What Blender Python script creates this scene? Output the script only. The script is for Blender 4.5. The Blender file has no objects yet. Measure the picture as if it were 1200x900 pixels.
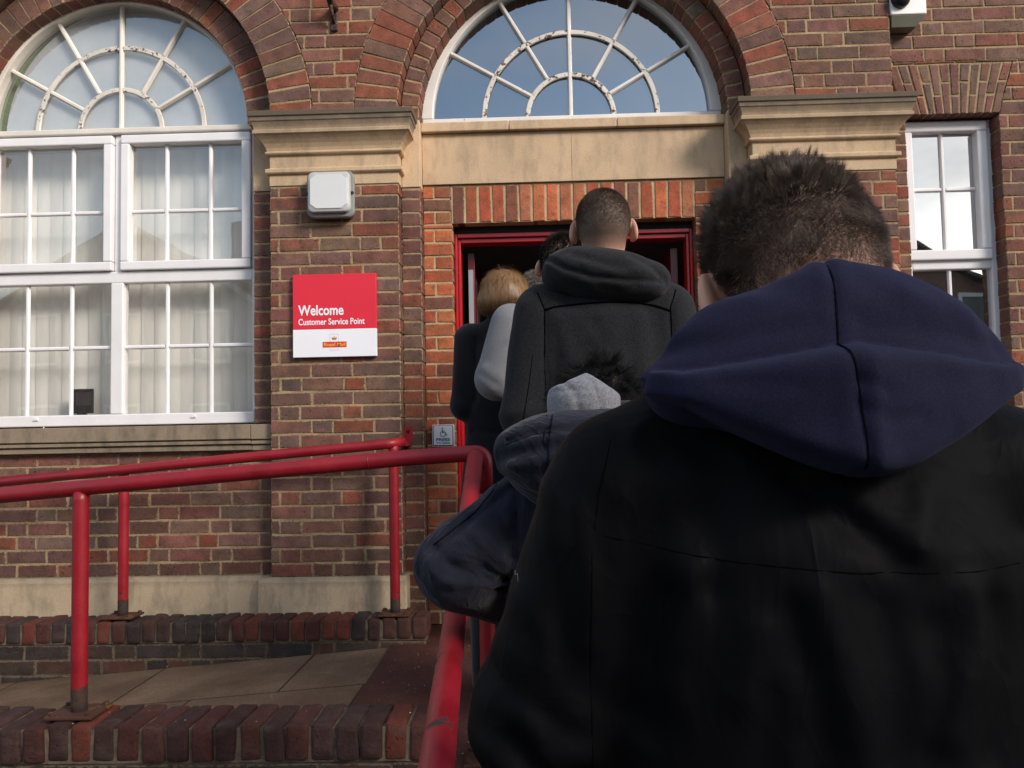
import bpy, math, random
import numpy as np
from mathutils import Vector, Matrix
random.seed(7)
rng = np.random.default_rng(11)
R = math.radians
scene = bpy.context.scene
COL = scene.collection

# ------------------------------------------------------------------ scene graph helpers
def link(o, parent=None):
    COL.objects.link(o)
    if parent is not None:
        o.parent = parent
    return o

def tag(o, label=None, cat=None, group=None, kind=None):
    if label: o['label'] = label
    if cat: o['category'] = cat
    if group: o['group'] = group
    if kind: o['kind'] = kind
    return o

def thing(name, label, cat, loc, group=None):
    o = bpy.data.objects.new(name, None)
    o.empty_display_size = 0.1
    o.location = loc
    link(o)
    return tag(o, label, cat, group)

def origin(parent):
    v = Vector((0, 0, 0))
    while parent is not None:
        v = v + parent.location
        parent = parent.parent
    return v

def mesh_np(name, V, F, mats, parent=None, smooth=False, matidx=None, attrs=None, loc=None):
    """V n*3 world coordinates, F list of int arrays (each n*k) ; one mesh object, coordinates kept relative to its parent"""
    V = np.asarray(V, dtype=np.float32).reshape(-1, 3)
    o0 = origin(parent) if loc is None else Vector(loc)
    V = V - np.array(o0, dtype=np.float32)
    me = bpy.data.meshes.new(name)
    if isinstance(F, np.ndarray): F = [F]
    F = [np.asarray(f, dtype=np.int32) for f in F if len(f)]
    me.vertices.add(len(V)); me.vertices.foreach_set('co', V.ravel())
    loops = np.concatenate([f.ravel() for f in F])
    tot = np.concatenate([np.full(len(f), f.shape[1], dtype=np.int32) for f in F])
    start = np.concatenate([[0], np.cumsum(tot)[:-1]]).astype(np.int32)
    me.loops.add(len(loops)); me.loops.foreach_set('vertex_index', loops)
    me.polygons.add(len(tot)); me.polygons.foreach_set('loop_start', start); me.polygons.foreach_set('loop_total', tot)
    if matidx is not None: me.polygons.foreach_set('material_index', np.asarray(matidx, dtype=np.int32))
    me.update(calc_edges=True); me.validate()
    if smooth: me.polygons.foreach_set('use_smooth', np.ones(len(me.polygons), dtype=bool))
    for m in (mats if isinstance(mats, (list, tuple)) else [mats]): me.materials.append(m)
    for k, a in (attrs or {}).items():
        a = np.asarray(a, dtype=np.float32)
        if a.ndim == 2:
            if a.shape[1] == 3: a = np.concatenate([a, np.ones((len(a), 1), np.float32)], 1)
            at = me.attributes.new(k, 'FLOAT_COLOR', 'POINT'); at.data.foreach_set('color', a.ravel())
        else:
            at = me.attributes.new(k, 'FLOAT', 'POINT'); at.data.foreach_set('value', a)
    o = bpy.data.objects.new(name, me)
    if loc is not None and parent is None: o.location = loc
    return link(o, parent)

class MB:
    """collects polygons, then builds one mesh object"""
    def __init__(s): s.v = []; s.f = []; s.m = []; s.a = []
    def add(s, vs, fs, m=0, a=None):
        b = len(s.v); s.v += [tuple(p) for p in vs]
        s.a += list(a) if a is not None else [0.0] * len(vs)
        for f in fs: s.f.append(tuple(b + i for i in f)); s.m.append(m)
    def box(s, x0, x1, y0, y1, z0, z1, m=0):
        s.add([(x0,y0,z0),(x1,y0,z0),(x1,y1,z0),(x0,y1,z0),(x0,y0,z1),(x1,y0,z1),(x1,y1,z1),(x0,y1,z1)],
              [(0,3,2,1),(4,5,6,7),(0,1,5,4),(1,2,6,5),(2,3,7,6),(3,0,4,7)], m)
    def prism(s, poly, y0, y1, m=0):
        """poly: points (x,z) counter-clockwise seen from -y"""
        n = len(poly)
        vs = [(x, y0, z) for x, z in poly] + [(x, y1, z) for x, z in poly]
        fs = [tuple(range(n)), tuple(range(2*n-1, n-1, -1))]
        for i in range(n):
            j = (i+1) % n
            fs.append((i, n+i, n+j, j))
        s.add(vs, fs, m)
    def arc(s, cx, cz, r0, r1, a0, a1, y0, y1, n=40, m=0):
        """ring segment in the facade plane, solid"""
        vs = []; fs = []
        for i in range(n+1):
            a = a0 + (a1-a0)*i/n; c, q = math.cos(a), math.sin(a)
            vs += [(cx+r0*c,y0,cz+r0*q),(cx+r1*c,y0,cz+r1*q),(cx+r1*c,y1,cz+r1*q),(cx+r0*c,y1,cz+r0*q)]
        for i in range(n):
            b = 4*i; c = b+4
            fs += [(b,b+1,c+1,c),(b+1,b+2,c+2,c+1),(b+2,b+3,c+3,c+2),(b+3,b,c,c+3)]
        fs += [(0,3,2,1),(4*n,4*n+1,4*n+2,4*n+3)]
        s.add(vs, fs, m)
    def tube(s, pts, r, n=14, m=0, a=None, caps=True):
        P = [Vector(p) for p in pts]; vs = []; fs = []; av = []
        up = None
        for i, p in enumerate(P):
            t = ((P[min(i+1, len(P)-1)] - p).normalized() + (p - P[max(i-1, 0)]).normalized()).normalized()
            if up is None:
                up = Vector((0, 0, 1)) if abs(t.z) < 0.9 else Vector((1, 0, 0))
            u = t.cross(up).normalized(); w = u.cross(t).normalized(); up = w
            rr = r[i] if isinstance(r, (list, tuple)) else r
            for k in range(n):
                g = 2*math.pi*k/n
                vs.append(p + u*(rr*math.cos(g)) + w*(rr*math.sin(g)))
                av.append(a[i] if a is not None else 0.0)
        for i in range(len(P)-1):
            for k in range(n):
                b = i*n + k; c = i*n + (k+1) % n
                fs.append((b, b+n, c+n, c))
        if caps:
            fs.append(tuple(range(n))); fs.append(tuple(range(len(P)*n-1, (len(P)-1)*n-1, -1)))
        s.add(vs, fs, m, av)
    def loft(s, rects, m=0):
        """rects: list of 4-corner loops"""
        vs = [p for r in rects for p in r]; n = len(rects[0]); fs = []
        for i in range(len(rects)-1):
            for k in range(n):
                b = i*n+k; c = i*n+(k+1) % n
                fs.append((b, c, c+n, b+n))
        fs.append(tuple(range(n-1, -1, -1))); fs.append(tuple(range((len(rects)-1)*n, len(rects)*n)))
        s.add(vs, fs, m)
    def build(s, name, mats, parent=None, smooth=False, bevel=0, loc=None, attr=None, segs=2, fixn=True):
        o0 = origin(parent) if loc is None else Vector(loc)
        me = bpy.data.meshes.new(name)
        me.from_pydata([tuple(Vector(p) - o0) for p in s.v], [], s.f)
        for m in (mats if isinstance(mats, (list, tuple)) else [mats]): me.materials.append(m)
        me.polygons.foreach_set('material_index', s.m)
        if attr:
            at = me.attributes.new(attr, 'FLOAT', 'POINT'); at.data.foreach_set('value', s.a)
        me.validate()
        if fixn:
            import bmesh
            bm = bmesh.new(); bm.from_mesh(me); bmesh.ops.recalc_face_normals(bm, faces=bm.faces); bm.to_mesh(me); bm.free()
        if smooth: me.polygons.foreach_set('use_smooth', [True]*len(me.polygons))
        o = bpy.data.objects.new(name, me)
        if loc is not None and parent is None: o.location = loc
        link(o, parent)
        if bevel:
            b = o.modifiers.new('bevel', 'BEVEL'); b.width = bevel; b.segments = segs; b.limit_method = 'ANGLE'; b.angle_limit = R(40)
        return o

# ------------------------------------------------------------------ materials
class NT:
    def __init__(s, name):
        s.m = bpy.data.materials.new(name); s.m.use_nodes = True
        s.t = s.m.node_tree; s.t.nodes.clear()
        s.out = s.n('ShaderNodeOutputMaterial')
        s.tc = s.n('ShaderNodeTexCoord').outputs['Object']
    def n(s, ty, **kw):
        x = s.t.nodes.new(ty)
        for k, v in kw.items(): setattr(x, k, v)
        return x
    def l(s, a, b): s.t.links.new(a, b)
    def set(s, sock, v):
        if hasattr(v, 'is_linked') or isinstance(v, bpy.types.NodeSocket): s.l(v, sock)
        elif isinstance(v, (tuple, list)) and len(v) == 3 and sock.type == 'RGBA': sock.default_value = (*v, 1)
        else: sock.default_value = v
    def noise(s, scale, detail=4, rough=.55, vec=None, dist=0, col=False):
        x = s.n('ShaderNodeTexNoise'); s.l(vec if vec is not None else s.tc, x.inputs['Vector'])
        x.inputs['Scale'].default_value = scale; x.inputs['Detail'].default_value = detail
        x.inputs['Roughness'].default_value = rough; x.inputs['Distortion'].default_value = dist
        return x.outputs['Color' if col else 'Fac']
    def mapv(s, scale, vec=None):
        x = s.n('ShaderNodeMapping'); s.l(vec if vec is not None else s.tc, x.inputs['Vector']); x.inputs['Scale'].default_value = scale
        return x.outputs[0]
    def ramp(s, fac, *stops):
        x = s.n('ShaderNodeValToRGB'); s.set(x.inputs[0], fac); e = x.color_ramp.elements
        while len(e) < len(stops): e.new(.5)
        for q, (p, c) in zip(e, stops):
            q.position = p; q.color = (*c, 1) if isinstance(c, tuple) else (c, c, c, 1)
        return x.outputs[0]
    def math(s, op, a, b=0.0, c=0.0, clamp=False):
        x = s.n('ShaderNodeMath', operation=op, use_clamp=clamp)
        s.set(x.inputs[0], a); s.set(x.inputs[1], b); s.set(x.inputs[2], c)
        return x.outputs[0]
    def mix(s, fac, a, b, mode='MIX'):
        x = s.n('ShaderNodeMix', data_type='RGBA', blend_type=mode)
        s.set(x.inputs[0], fac); s.set(x.inputs[6], a); s.set(x.inputs[7], b)
        return x.outputs[2]
    def attr(s, name, out='Fac'):
        x = s.n('ShaderNodeAttribute', attribute_name=name); return x.outputs[out]
    def sep(s, vec=None):
        x = s.n('ShaderNodeSeparateXYZ'); s.l(vec if vec is not None else s.tc, x.inputs[0]); return x.outputs
    def bump(s, h, strength=.5, dist=.002, normal=None):
        x = s.n('ShaderNodeBump'); x.inputs['Strength'].default_value = strength; x.inputs['Distance'].default_value = dist
        s.l(h, x.inputs['Height'])
        if normal is not None: s.l(normal, x.inputs['Normal'])
        return x.outputs[0]
    def pbr(s, col, rough=.6, bump=None, spec=.5, metal=0.0, **kw):
        b = s.n('ShaderNodeBsdfPrincipled')
        s.set(b.inputs['Base Color'], col); s.set(b.inputs['Roughness'], rough); s.set(b.inputs['Metallic'], metal)
        s.set(b.inputs['Specular IOR Level'], spec)
        for k, v in kw.items(): s.set(b.inputs[k], v)
        if bump is not None: s.l(bump, b.inputs['Normal'])
        s.l(b.outputs[0], s.out.inputs[0]); s.b = b
        return s.m

def m_brick(name, smear=(.33, .24, .15), soot=.5, rough=.88):
    t = NT(name)
    c = t.attr('tint', 'Color')
    n1 = t.noise(14, 5); n2 = t.noise(90, 6, .65); n3 = t.noise(2.2, 3)
    c = t.mix(t.ramp(t.noise(17, 3, .6, dist=.6), (.50, 0.0), (.72, .5)), c, t.mix(1.0, c, (1.22, .86, .74), 'MULTIPLY'))
    c = t.mix(t.ramp(t.noise(13, 3, .6, t.mapv((1, 1, 1.6))), (.52, 0.0), (.75, .6)), c, (.095, .062, .052))
    c = t.mix(.55, c, t.ramp(n1, (.3, .45), (.7, 1.35)), 'MULTIPLY')
    c = t.mix(.5, c, t.ramp(n2, (.3, .55), (.7, 1.35)), 'MULTIPLY')
    c = t.mix(t.ramp(n3, (.45, 0.0), (.75, soot)), c, (.05, .037, .03))
    e = t.math('ADD', t.attr('edge'), t.math('MULTIPLY', t.math('SUBTRACT', t.noise(70, 5, .6), .5), 1.9))
    c = t.mix(t.ramp(e, (.90, 0.0), (1.0, .75)), c, smear)
    pits = t.ramp(t.noise(55, 2, .5), (.66, 0.0), (.72, 1.0))
    c = t.mix(t.math('MULTIPLY', pits, .5), c, (.03, .022, .02))
    h = t.math('SUBTRACT', t.math('ADD', n2, t.math('MULTIPLY', n1, 1.2)), t.math('MULTIPLY', pits, .8))
    return t.pbr(c, rough, t.bump(h, .75, .004), .25)

def m_mortar(name='lime_mortar', a=(.25, .173, .098), b=(.43, .31, .178)):
    t = NT(name)
    n1 = t.noise(9, 4); n2 = t.noise(120, 6, .7)
    c = t.ramp(n1, (.3, a), (.65, b))
    c = t.mix(.45, c, t.ramp(n2, (.3, .45), (.7, 1.3)), 'MULTIPLY')
    return t.pbr(c, .95, t.bump(n2, .9, .004), .2)

def m_stone(name, base, dark, top=None, stain=.55, z=None, grain=1.0):
    t = NT(name)
    n1 = t.noise(1.6, 6, .6); n2 = t.noise(160, 5, .7); n3 = t.noise(11, 6, .65, t.mapv((1, 1, .35)))
    c = t.ramp(n1, (.32, tuple(x*.80 for x in base)), (.65, base))
    c = t.mix(t.ramp(n3, (.47, 0.0), (.76, stain)), c, dark)
    if z is not None:      # rain soiled above this height
        zz = t.math('ADD', t.sep()[2], t.math('MULTIPLY', t.math('SUBTRACT', t.noise(13, 5), .5), .06))
        x = t.n('ShaderNodeMapRange'); t.l(zz, x.inputs[0]); x.inputs[1].default_value = z[0]; x.inputs[2].default_value = z[1]
        c = t.mix(t.math('MULTIPLY', x.outputs[0], z[2]), c, dark)
    c = t.mix(.35*grain, c, t.ramp(n2, (.3, .5), (.7, 1.3)), 'MULTIPLY')
    h = t.math('ADD', n2, t.math('MULTIPLY', n3, 1.5))
    return t.pbr(c, .9, t.bump(h, .5, .003), .25)

def m_plain(name, col, rough=.5, var=.12, bscale=60, bstr=.1, spec=.5, metal=0.0, **kw):
    t = NT(name); n = t.noise(6, 4); n2 = t.noise(bscale, 4)
    c = t.mix(1.0, col, t.ramp(n, (.3, 1-var), (.7, 1+var*.3)), 'MULTIPLY')
    return t.pbr(c, rough, t.bump(n2, bstr, .002), spec, metal, **kw)

def m_paintflake(name, col, under, amount, rough=.42):
    t = NT(name)
    n = t.noise(38, 6, .7); n2 = t.noise(7, 3)
    f = t.ramp(t.math('ADD', n, t.math('MULTIPLY', n2, .35)), (amount, 0.0), (amount+.025, 1.0))
    c = t.mix(f, t.mix(1.0, col, t.ramp(t.noise(5, 4), (.3, .82), (.7, 1.03)), 'MULTIPLY'), under)
    return t.pbr(c, rough, t.bump(t.math('SUBTRACT', 1.0, f), .4, .002), .4)

def m_rail():
    t = NT('red_rail_paint')
    ru = t.attr('rust'); n = t.noise(45, 6, .7); n2 = t.noise(9, 4)
    f = t.ramp(t.math('ADD', ru, t.math('MULTIPLY', t.math('SUBTRACT', n2, .5), .55)), (.52, 0.0), (.56, 1.0))
    chips = t.ramp(t.math('ADD', t.noise(16, 5, .65), t.math('MULTIPLY', ru, .25)), (.70, 0.0), (.715, 1.0))
    red = t.mix(t.ramp(n2, (.3, 0.0), (.7, 1.0)), (.235, .0045, .011), (.33, .008, .018))
    c = t.mix(f, red, t.ramp(n, (.3, (.018, .012, .01)), (.7, (.075, .032, .017))))
    c = t.mix(chips, c, (.035, .022, .02))
    ff = t.math('MAXIMUM', f, chips)
    r = t.math('ADD', t.ramp(n2, (.3, .34), (.7, .52)), t.math('MULTIPLY', ff, .4))
    dust = t.ramp(t.noise(130, 4, .7), (.5, 0.0), (.8, .09))
    c = t.mix(dust, c, (.35, .25, .2))
    h = t.math('SUBTRACT', t.math('MULTIPLY', t.noise(25, 4), .35), ff)
    return t.pbr(c, r, t.bump(h, .45, .0015), .5)

def m_glass(name, refl, tint=(.97, .975, .97), dirt=.05, gcol=(1, 1, 1)):
    t = NT(name)
    gl = t.n('ShaderNodeBsdfGlossy'); gl.inputs['Roughness'].default_value = .012; gl.inputs['Color'].default_value = (*gcol, 1)
    tr = t.n('ShaderNodeBsdfTransparent'); tr.inputs[0].default_value = (*tint, 1)
    nb = t.bump(t.noise(3.5, 1), .05, .01); t.l(nb, gl.inputs['Normal'])
    fr = t.n('ShaderNodeLayerWeight'); fr.inputs[0].default_value = .5
    fac = t.math('ADD', t.math('POWER', fr.outputs['Facing'], 4.0), refl, clamp=True)
    mx = t.n('ShaderNodeMixShader'); t.l(fac, mx.inputs[0]); t.l(tr.outputs[0], mx.inputs[1]); t.l(gl.outputs[0], mx.inputs[2])
    df = t.n('ShaderNodeBsdfDiffuse'); df.inputs[0].default_value = (.5, .5, .5, 1)
    m2 = t.n('ShaderNodeMixShader'); t.l(t.ramp(t.noise(4, 6, .65), (.4, dirt*.3), (.75, dirt)), m2.inputs[0])
    t.l(mx.outputs[0], m2.inputs[1]); t.l(df.outputs[0], m2.inputs[2]); t.l(m2.outputs[0], t.out.inputs[0])
    return t.m

def m_cloth(name, col, rough=.8, weave=900, wstr=.25, var=.25, sheen=.25, fleck=None, spec=.2, low=5.0, sheent=None, wrinkle=0.0):
    t = NT(name)
    n1 = t.noise(low, 5); n2 = t.noise(weave, 3, .6)
    c = t.mix(1.0, col, t.ramp(n1, (.3, 1-var), (.7, 1+var)), 'MULTIPLY')
    if fleck is not None:
        c = t.mix(t.ramp(t.noise(fleck[1], 4, .75), (.42, 0.0), (.68, fleck[2])), c, fleck[0])
    h = n2
    if wrinkle:
        # creases: thin folded ridges, mostly running down the cloth, over softer rumples
        x = t.noise(7.5, 3, .5, t.mapv((1, 1, .55)), 1.3); y = t.noise(17, 3, .5, t.mapv((1, 1, .7)), 1.0)
        r1 = t.math('SUBTRACT', 1.0, t.math('ABSOLUTE', t.math('MULTIPLY', t.math('SUBTRACT', x, .5), 7.0)), clamp=True)
        r2 = t.math('SUBTRACT', 1.0, t.math('ABSOLUTE', t.math('MULTIPLY', t.math('SUBTRACT', y, .5), 6.0)), clamp=True)
        h = t.math('ADD', t.math('MULTIPLY', t.math('POWER', r1, 1.6), wrinkle), t.math('MULTIPLY', t.math('POWER', r2, 1.6), wrinkle*.38))
        h = t.math('ADD', t.math('MULTIPLY', n2, .05), h)
    kw = {'Sheen Weight': sheen, 'Sheen Roughness': .5}
    if sheent: kw['Sheen Tint'] = (*sheent, 1)
    return t.pbr(c, rough, t.bump(h, wstr, .0012 if not wrinkle else .006), spec, **kw)

def m_skin(name, tone, hair):
    t = NT(name)
    n = t.noise(28, 5); n2 = t.noise(260, 3)
    c = t.mix(t.ramp(n, (.35, 0.0), (.7, .45)), tone, (tone[0]*.88, tone[1]*.66, tone[2]*.6))
    st = t.math('MULTIPLY', t.attr('scalp'), t.ramp(t.noise(420, 2, .6), (.3, .75), (.6, 1.0)))
    c = t.mix(st, c, hair)
    return t.pbr(c, .5, t.bump(n2, .22, .001), .35, **{'Subsurface Weight': .3, 'Subsurface Radius': (.9, .3, .16), 'Subsurface Scale': .012})

def m_hair(name, c0, c1, rough=.45, streak=None):
    t = NT(name)
    n = t.noise(60, 3) if streak is None else t.noise(1.0, 4, .6, t.mapv(streak))
    c = t.mix(t.ramp(n, (.3, 0.0), (.7, 1.0)), c0, c1)
    return t.pbr(c, rough, None, .35)

BRICK = m_brick('brown_red_brick')
ORANGE = m_brick('orange_brick', soot=.12)
KERBB = m_brick('worn_kerb_brick', smear=(.15, .115, .08), soot=.55, rough=.8)
MORTAR = m_mortar(); MORTARY = m_mortar('yellow_mortar', (.38, .27, .145), (.60, .44, .25))
t_ = NT('kerb_mortar'); KMORT = t_.pbr(t_.ramp(t_.noise(20, 5), (.3, (.07, .055, .04)), (.7, (.20, .15, .10))), .9, t_.bump(t_.noise(90, 5), .8, .004), .2)
STONE = m_stone('honey_limestone', (.62, .445, .285), (.20, .15, .105), stain=.55)
CAPST = m_stone('weathered_limestone', (.58, .42, .265), (.115, .092, .068), stain=.5, z=(3.085-.45, 3.185-.45, .95))
SILLST = m_stone('soiled_sill_stone', (.31, .24, .165), (.085, .07, .055), stain=.8)
PLINTHST = m_stone('pale_plinth_stone', (.54, .415, .275), (.14, .115, .085), stain=.75, z=(.70-.45, .775-.45, .75))
UPVC = m_plain('white_plastic_frame', (.80, .78, .78), .35, .07, 40, .04)
CREAM = m_plain('cream_painted_frame', (.74, .69, .61), .5, .15, 70, .15)
FLAKY = m_paintflake('peeling_white_paint', (.74, .71, .67), (.085, .045, .028), .87)
FLAKYARC = m_paintflake('peeling_cream_paint', (.70, .65, .58), (.09, .05, .03), .735)
GLASSL = m_glass('office_glass', .17, dirt=.06)
GLASSA = m_glass('arch_glass', .20, dirt=.14)
GLASSC = m_glass('fanlight_glass', .29, (.75, .8, .85), dirt=.05, gcol=(.80, .90, 1.0))
GLASSR = m_glass('side_window_glass', .5, (.6, .65, .68), dirt=.04)
t_ = NT('cream_blind_fabric')
BLIND = t_.pbr(t_.mix(.6, (.90, .87, .79), t_.ramp(t_.noise(3.0, 3, vec=t_.mapv((3, 1, .6))), (.3, .80), (.7, 1.05)), 'MULTIPLY'), .8, None, .2)
RAIL = m_rail()
RUSTP = m_paintflake('rusty_steel_plate', (.19, .078, .027), (.07, .026, .015), .58, .75)
IRON = m_paintflake('black_rusting_iron', (.018, .015, .014), (.11, .055, .03), .70, .6)
DOORRED = m_plain('red_gloss_paint', (.45, .011, .017), .25, .15, 30, .05)
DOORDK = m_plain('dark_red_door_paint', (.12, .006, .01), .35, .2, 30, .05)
SIGNRED = m_plain('sign_red', (.72, .022, .045), .42, .04, 10, .02)
SIGNWHITE = m_plain('sign_white', (.86, .86, .89), .4, .03, 10, .02)
SIGNBAND = m_plain('sign_band_red', (.70, .045, .02), .45, .03)
SIGNYEL = m_plain('sign_yellow', (.88, .48, .05), .45, .03)
SIGNGOLD = m_plain('emblem_ochre', (.50, .20, .05), .5, .05)
SIGNFAINT = m_plain('sign_faint_grey', (.66, .62, .66), .5, .03)
PLATE = m_plain('silver_button_plate', (.55, .56, .60), .35, .08, 120, .08)
PLATEDK = m_plain('button_dark_rim', (.05, .055, .05), .5)
PLATEBLUE = m_plain('button_blue_print', (.035, .06, .17), .5)
LAMPGREY = m_plain('grey_lamp_casting', (.24, .24, .23), .5, .2, 90, .2)
t_ = NT('milky_lamp_cover')
LAMPLENS = t_.pbr(t_.ramp(t_.noise(7, 4), (.3, (.40, .41, .40)), (.6, (.50, .51, .50))), .32, t_.bump(t_.noise(12, 3), .08, .005), .5)
LAMPIN = m_plain('lamp_inner_white', (.66, .67, .66), .4, .05)
BOXWHITE = m_plain('white_box_plastic', (.80, .78, .75), .4, .06)
BOXUNDER = m_plain('dark_box_underside', (.16, .15, .11), .6, .3)  # underside darker and browner than the white case
BLACKPL = m_plain('black_plastic', (.012, .012, .013), .25, .1)
INTDARK = m_plain('dim_corridor_plaster', (.22, .19, .18), .8, .2)
INTPALE = m_plain('pale_room_plaster', (.50, .53, .54), .8, .1)
INTGREEN = m_plain('green_painted_reveal', (.16, .27, .13), .7, .1)
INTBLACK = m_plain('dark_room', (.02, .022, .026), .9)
STEEL = m_plain('brushed_door_edge', (.45, .45, .46), .35, .1, 60, .1, metal=.6)

def m_ramp(name, a, b, spk, slabs=None):
    t = NT(name)
    n1 = t.noise(3, 6, .65); n2 = t.noise(75, 6, .7)
    c = t.ramp(n1, (.3, a), (.7, b))
    c = t.mix(.6, c, t.ramp(n2, (.3, .5), (.7, 1.4)), 'MULTIPLY')
    sp = t.ramp(t.noise(spk, 2, .5), (.70, 0.0), (.73, 1.0))
    c = t.mix(t.math('MULTIPLY', sp, .7), c, (.30, .24, .18))
    h = n2
    if slabs:
        x = t.n('ShaderNodeTexBrick'); t.l(t.tc, x.inputs['Vector'])
        x.inputs['Scale'].default_value = 1.0; x.inputs['Brick Width'].default_value = slabs[0]; x.inputs['Row Height'].default_value = slabs[1]
        x.inputs['Mortar Size'].default_value = .006; x.inputs['Mortar Smooth'].default_value = .3
        x.inputs['Color1'].default_value = (1, 1, 1, 1); x.inputs['Color2'].default_value = (.8, .8, .8, 1)
        x.inputs['Mortar'].default_value = (.25, .25, .25, 1)
        c = t.mix(1.0, c, x.outputs[0], 'MULTIPLY')
        h = t.math('SUBTRACT', n2, t.math('MULTIPLY', x.outputs['Fac'], 1.5))
    return t.pbr(c, t.ramp(n1, (.3, .55), (.7, .85)), t.bump(h, .7, .004), .3)
RAMPM = m_ramp('brown_ramp_slabs', (.140, .084, .048), (.250, .162, .100), 160, (.75, .6))
LANDM = m_ramp('red_landing_concrete', (.050, .018, .014), (.105, .040, .029), 110)
GROUNDM = m_ramp('asphalt', (.04, .038, .036), (.065, .06, .055), 200)
STEPM = m_ramp('worn_step_paving', (.06, .04, .032), (.12, .085, .065), 150, (.3, .3))
SPECK = m_plain('pale_litter', (.55, .5, .42), .8)

# clothes and hair
A_COAT = m_cloth('black_waxed_nylon', (.0038, .0036, .0043), .58, 1100, .42, .22, .0, None, .045, 4.0, wrinkle=.34)
A_HOOD = m_cloth('navy_sweatshirt', (.0112, .0108, .0270), .95, 1100, .35, .22, .12, ((.030, .030, .055), 600, .45), .1, 9.0, (.25, .25, .45))
C_WOOL = m_cloth('charcoal_wool', (.0110, .0108, .0120), .97, 420, .75, .22, .08, ((.045, .045, .048), 330, .7), .1, 7.0)
D_KNIT = m_cloth('light_grey_marl', (.20, .20, .206), .97, 420, .7, .12, .2, ((.13, .13, .14), 260, .7), .1, 8.0)
E_COAT = m_cloth('black_coat_cloth', (.0085, .0085, .0105), .9, 600, .4, .25, .12, None, .12)
B_PARKA = m_cloth('navy_parka_cotton', (.0135, .0137, .0235), .86, 900, .5, .25, .1, None, .12, 9.0, wrinkle=1.0)
B_HOODIE = m_cloth('grey_marl_jersey', (.26, .26, .28), .97, 500, .7, .12, .2, ((.09, .09, .10), 260, .9), .1)
B_LINING = m_cloth('black_lining', (.008, .008, .009), .8, 500, .2)
F_COAT = m_cloth('brown_black_coat', (.02, .018, .017), .9)
DENIM = m_cloth('dark_denim', (.016, .02, .035), .9, 900, .4, .3)
BLACKT = m_cloth('black_trouser_cloth', (.011, .011, .012), .9, 900, .3)
SHOE = m_plain('black_shoe_leather', (.014, .013, .012), .45, .2)
SEAMK = m_cloth('black_seam_thread', (.0028, .0027, .0030), .9, sheen=0.0, spec=.02)
SEAMN = m_cloth('navy_seam_thread', (.005, .005, .010), .9, sheen=0.0, spec=.03)
LOGOG = m_cloth('grey_embroidery', (.10, .10, .105), .8)
SKIN = m_skin('skin', (.58, .32, .22), (.10, .070, .055))
SKINC = m_skin('fair_skin', (.56, .31, .22), (.15, .105, .08))
SKINB = m_skin('tan_skin', (.40, .21, .14), (.012, .010, .009))
H_A = m_hair('dark_brown_hair', (.065, .046, .035), (.18, .128, .096), .38)
H_C = m_hair('short_brown_hair', (.085, .058, .042), (.19, .132, .094))
H_D = m_hair('black_brown_hair', (.010, .008, .007), (.022, .016, .012))
H_B = m_hair('black_hair', (.004, .0035, .0035), (.010, .008, .007), .6)
H_E = m_hair('golden_blonde_hair', (.125, .065, .027), (.29, .160, .064), .42, (130, 90, 7))
H_F = m_hair('grey_hair', (.10, .095, .09), (.24, .22, .2))
HOUSEB = m_plain('far_house_brick', (.17, .085, .06), .9, .3, 8, .2)
HOUSER = m_plain('far_roof_slate', (.055, .05, .05), .85, .25, 8, .3)
HOUSEW = m_plain('far_window_white', (.62, .61, .58), .5)
HOUSEG = m_plain('far_window_dark', (.03, .035, .04), .15)

# ------------------------------------------------------------------ brickwork
PAL = [((.180, .090, .066), 5), ((.255, .074, .042), 3.4), ((.172, .110, .080), 4.5), ((.155, .090, .076), 4), ((.220, .084, .058), 2.6), ((.135, .098, .082), 2.0), ((.190, .084, .070), 3)]
PALO = [((.46, .138, .060), 4), ((.37, .098, .048), 3), ((.24, .085, .053), 2.4), ((.40, .15, .075), 2), ((.19, .085, .058), 1.2)]
PALK = [((.118, .032, .020), 3), ((.050, .024, .020), 3.4), ((.072, .026, .020), 3), ((.036, .026, .024), 1.8)]
def pick(pal):
    c = random.choices([p[0] for p in pal], [p[1] for p in pal])[0]
    k = random.uniform(.84, 1.18)
    if pal is PAL: c = tuple(q_*.74 + m_*.26 for q_, m_ in zip(c, (.200, .084, .056)))
    return (c[0]*k*random.uniform(.93, 1.07), c[1]*k*random.uniform(.93, 1.07), c[2]*k)

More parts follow.
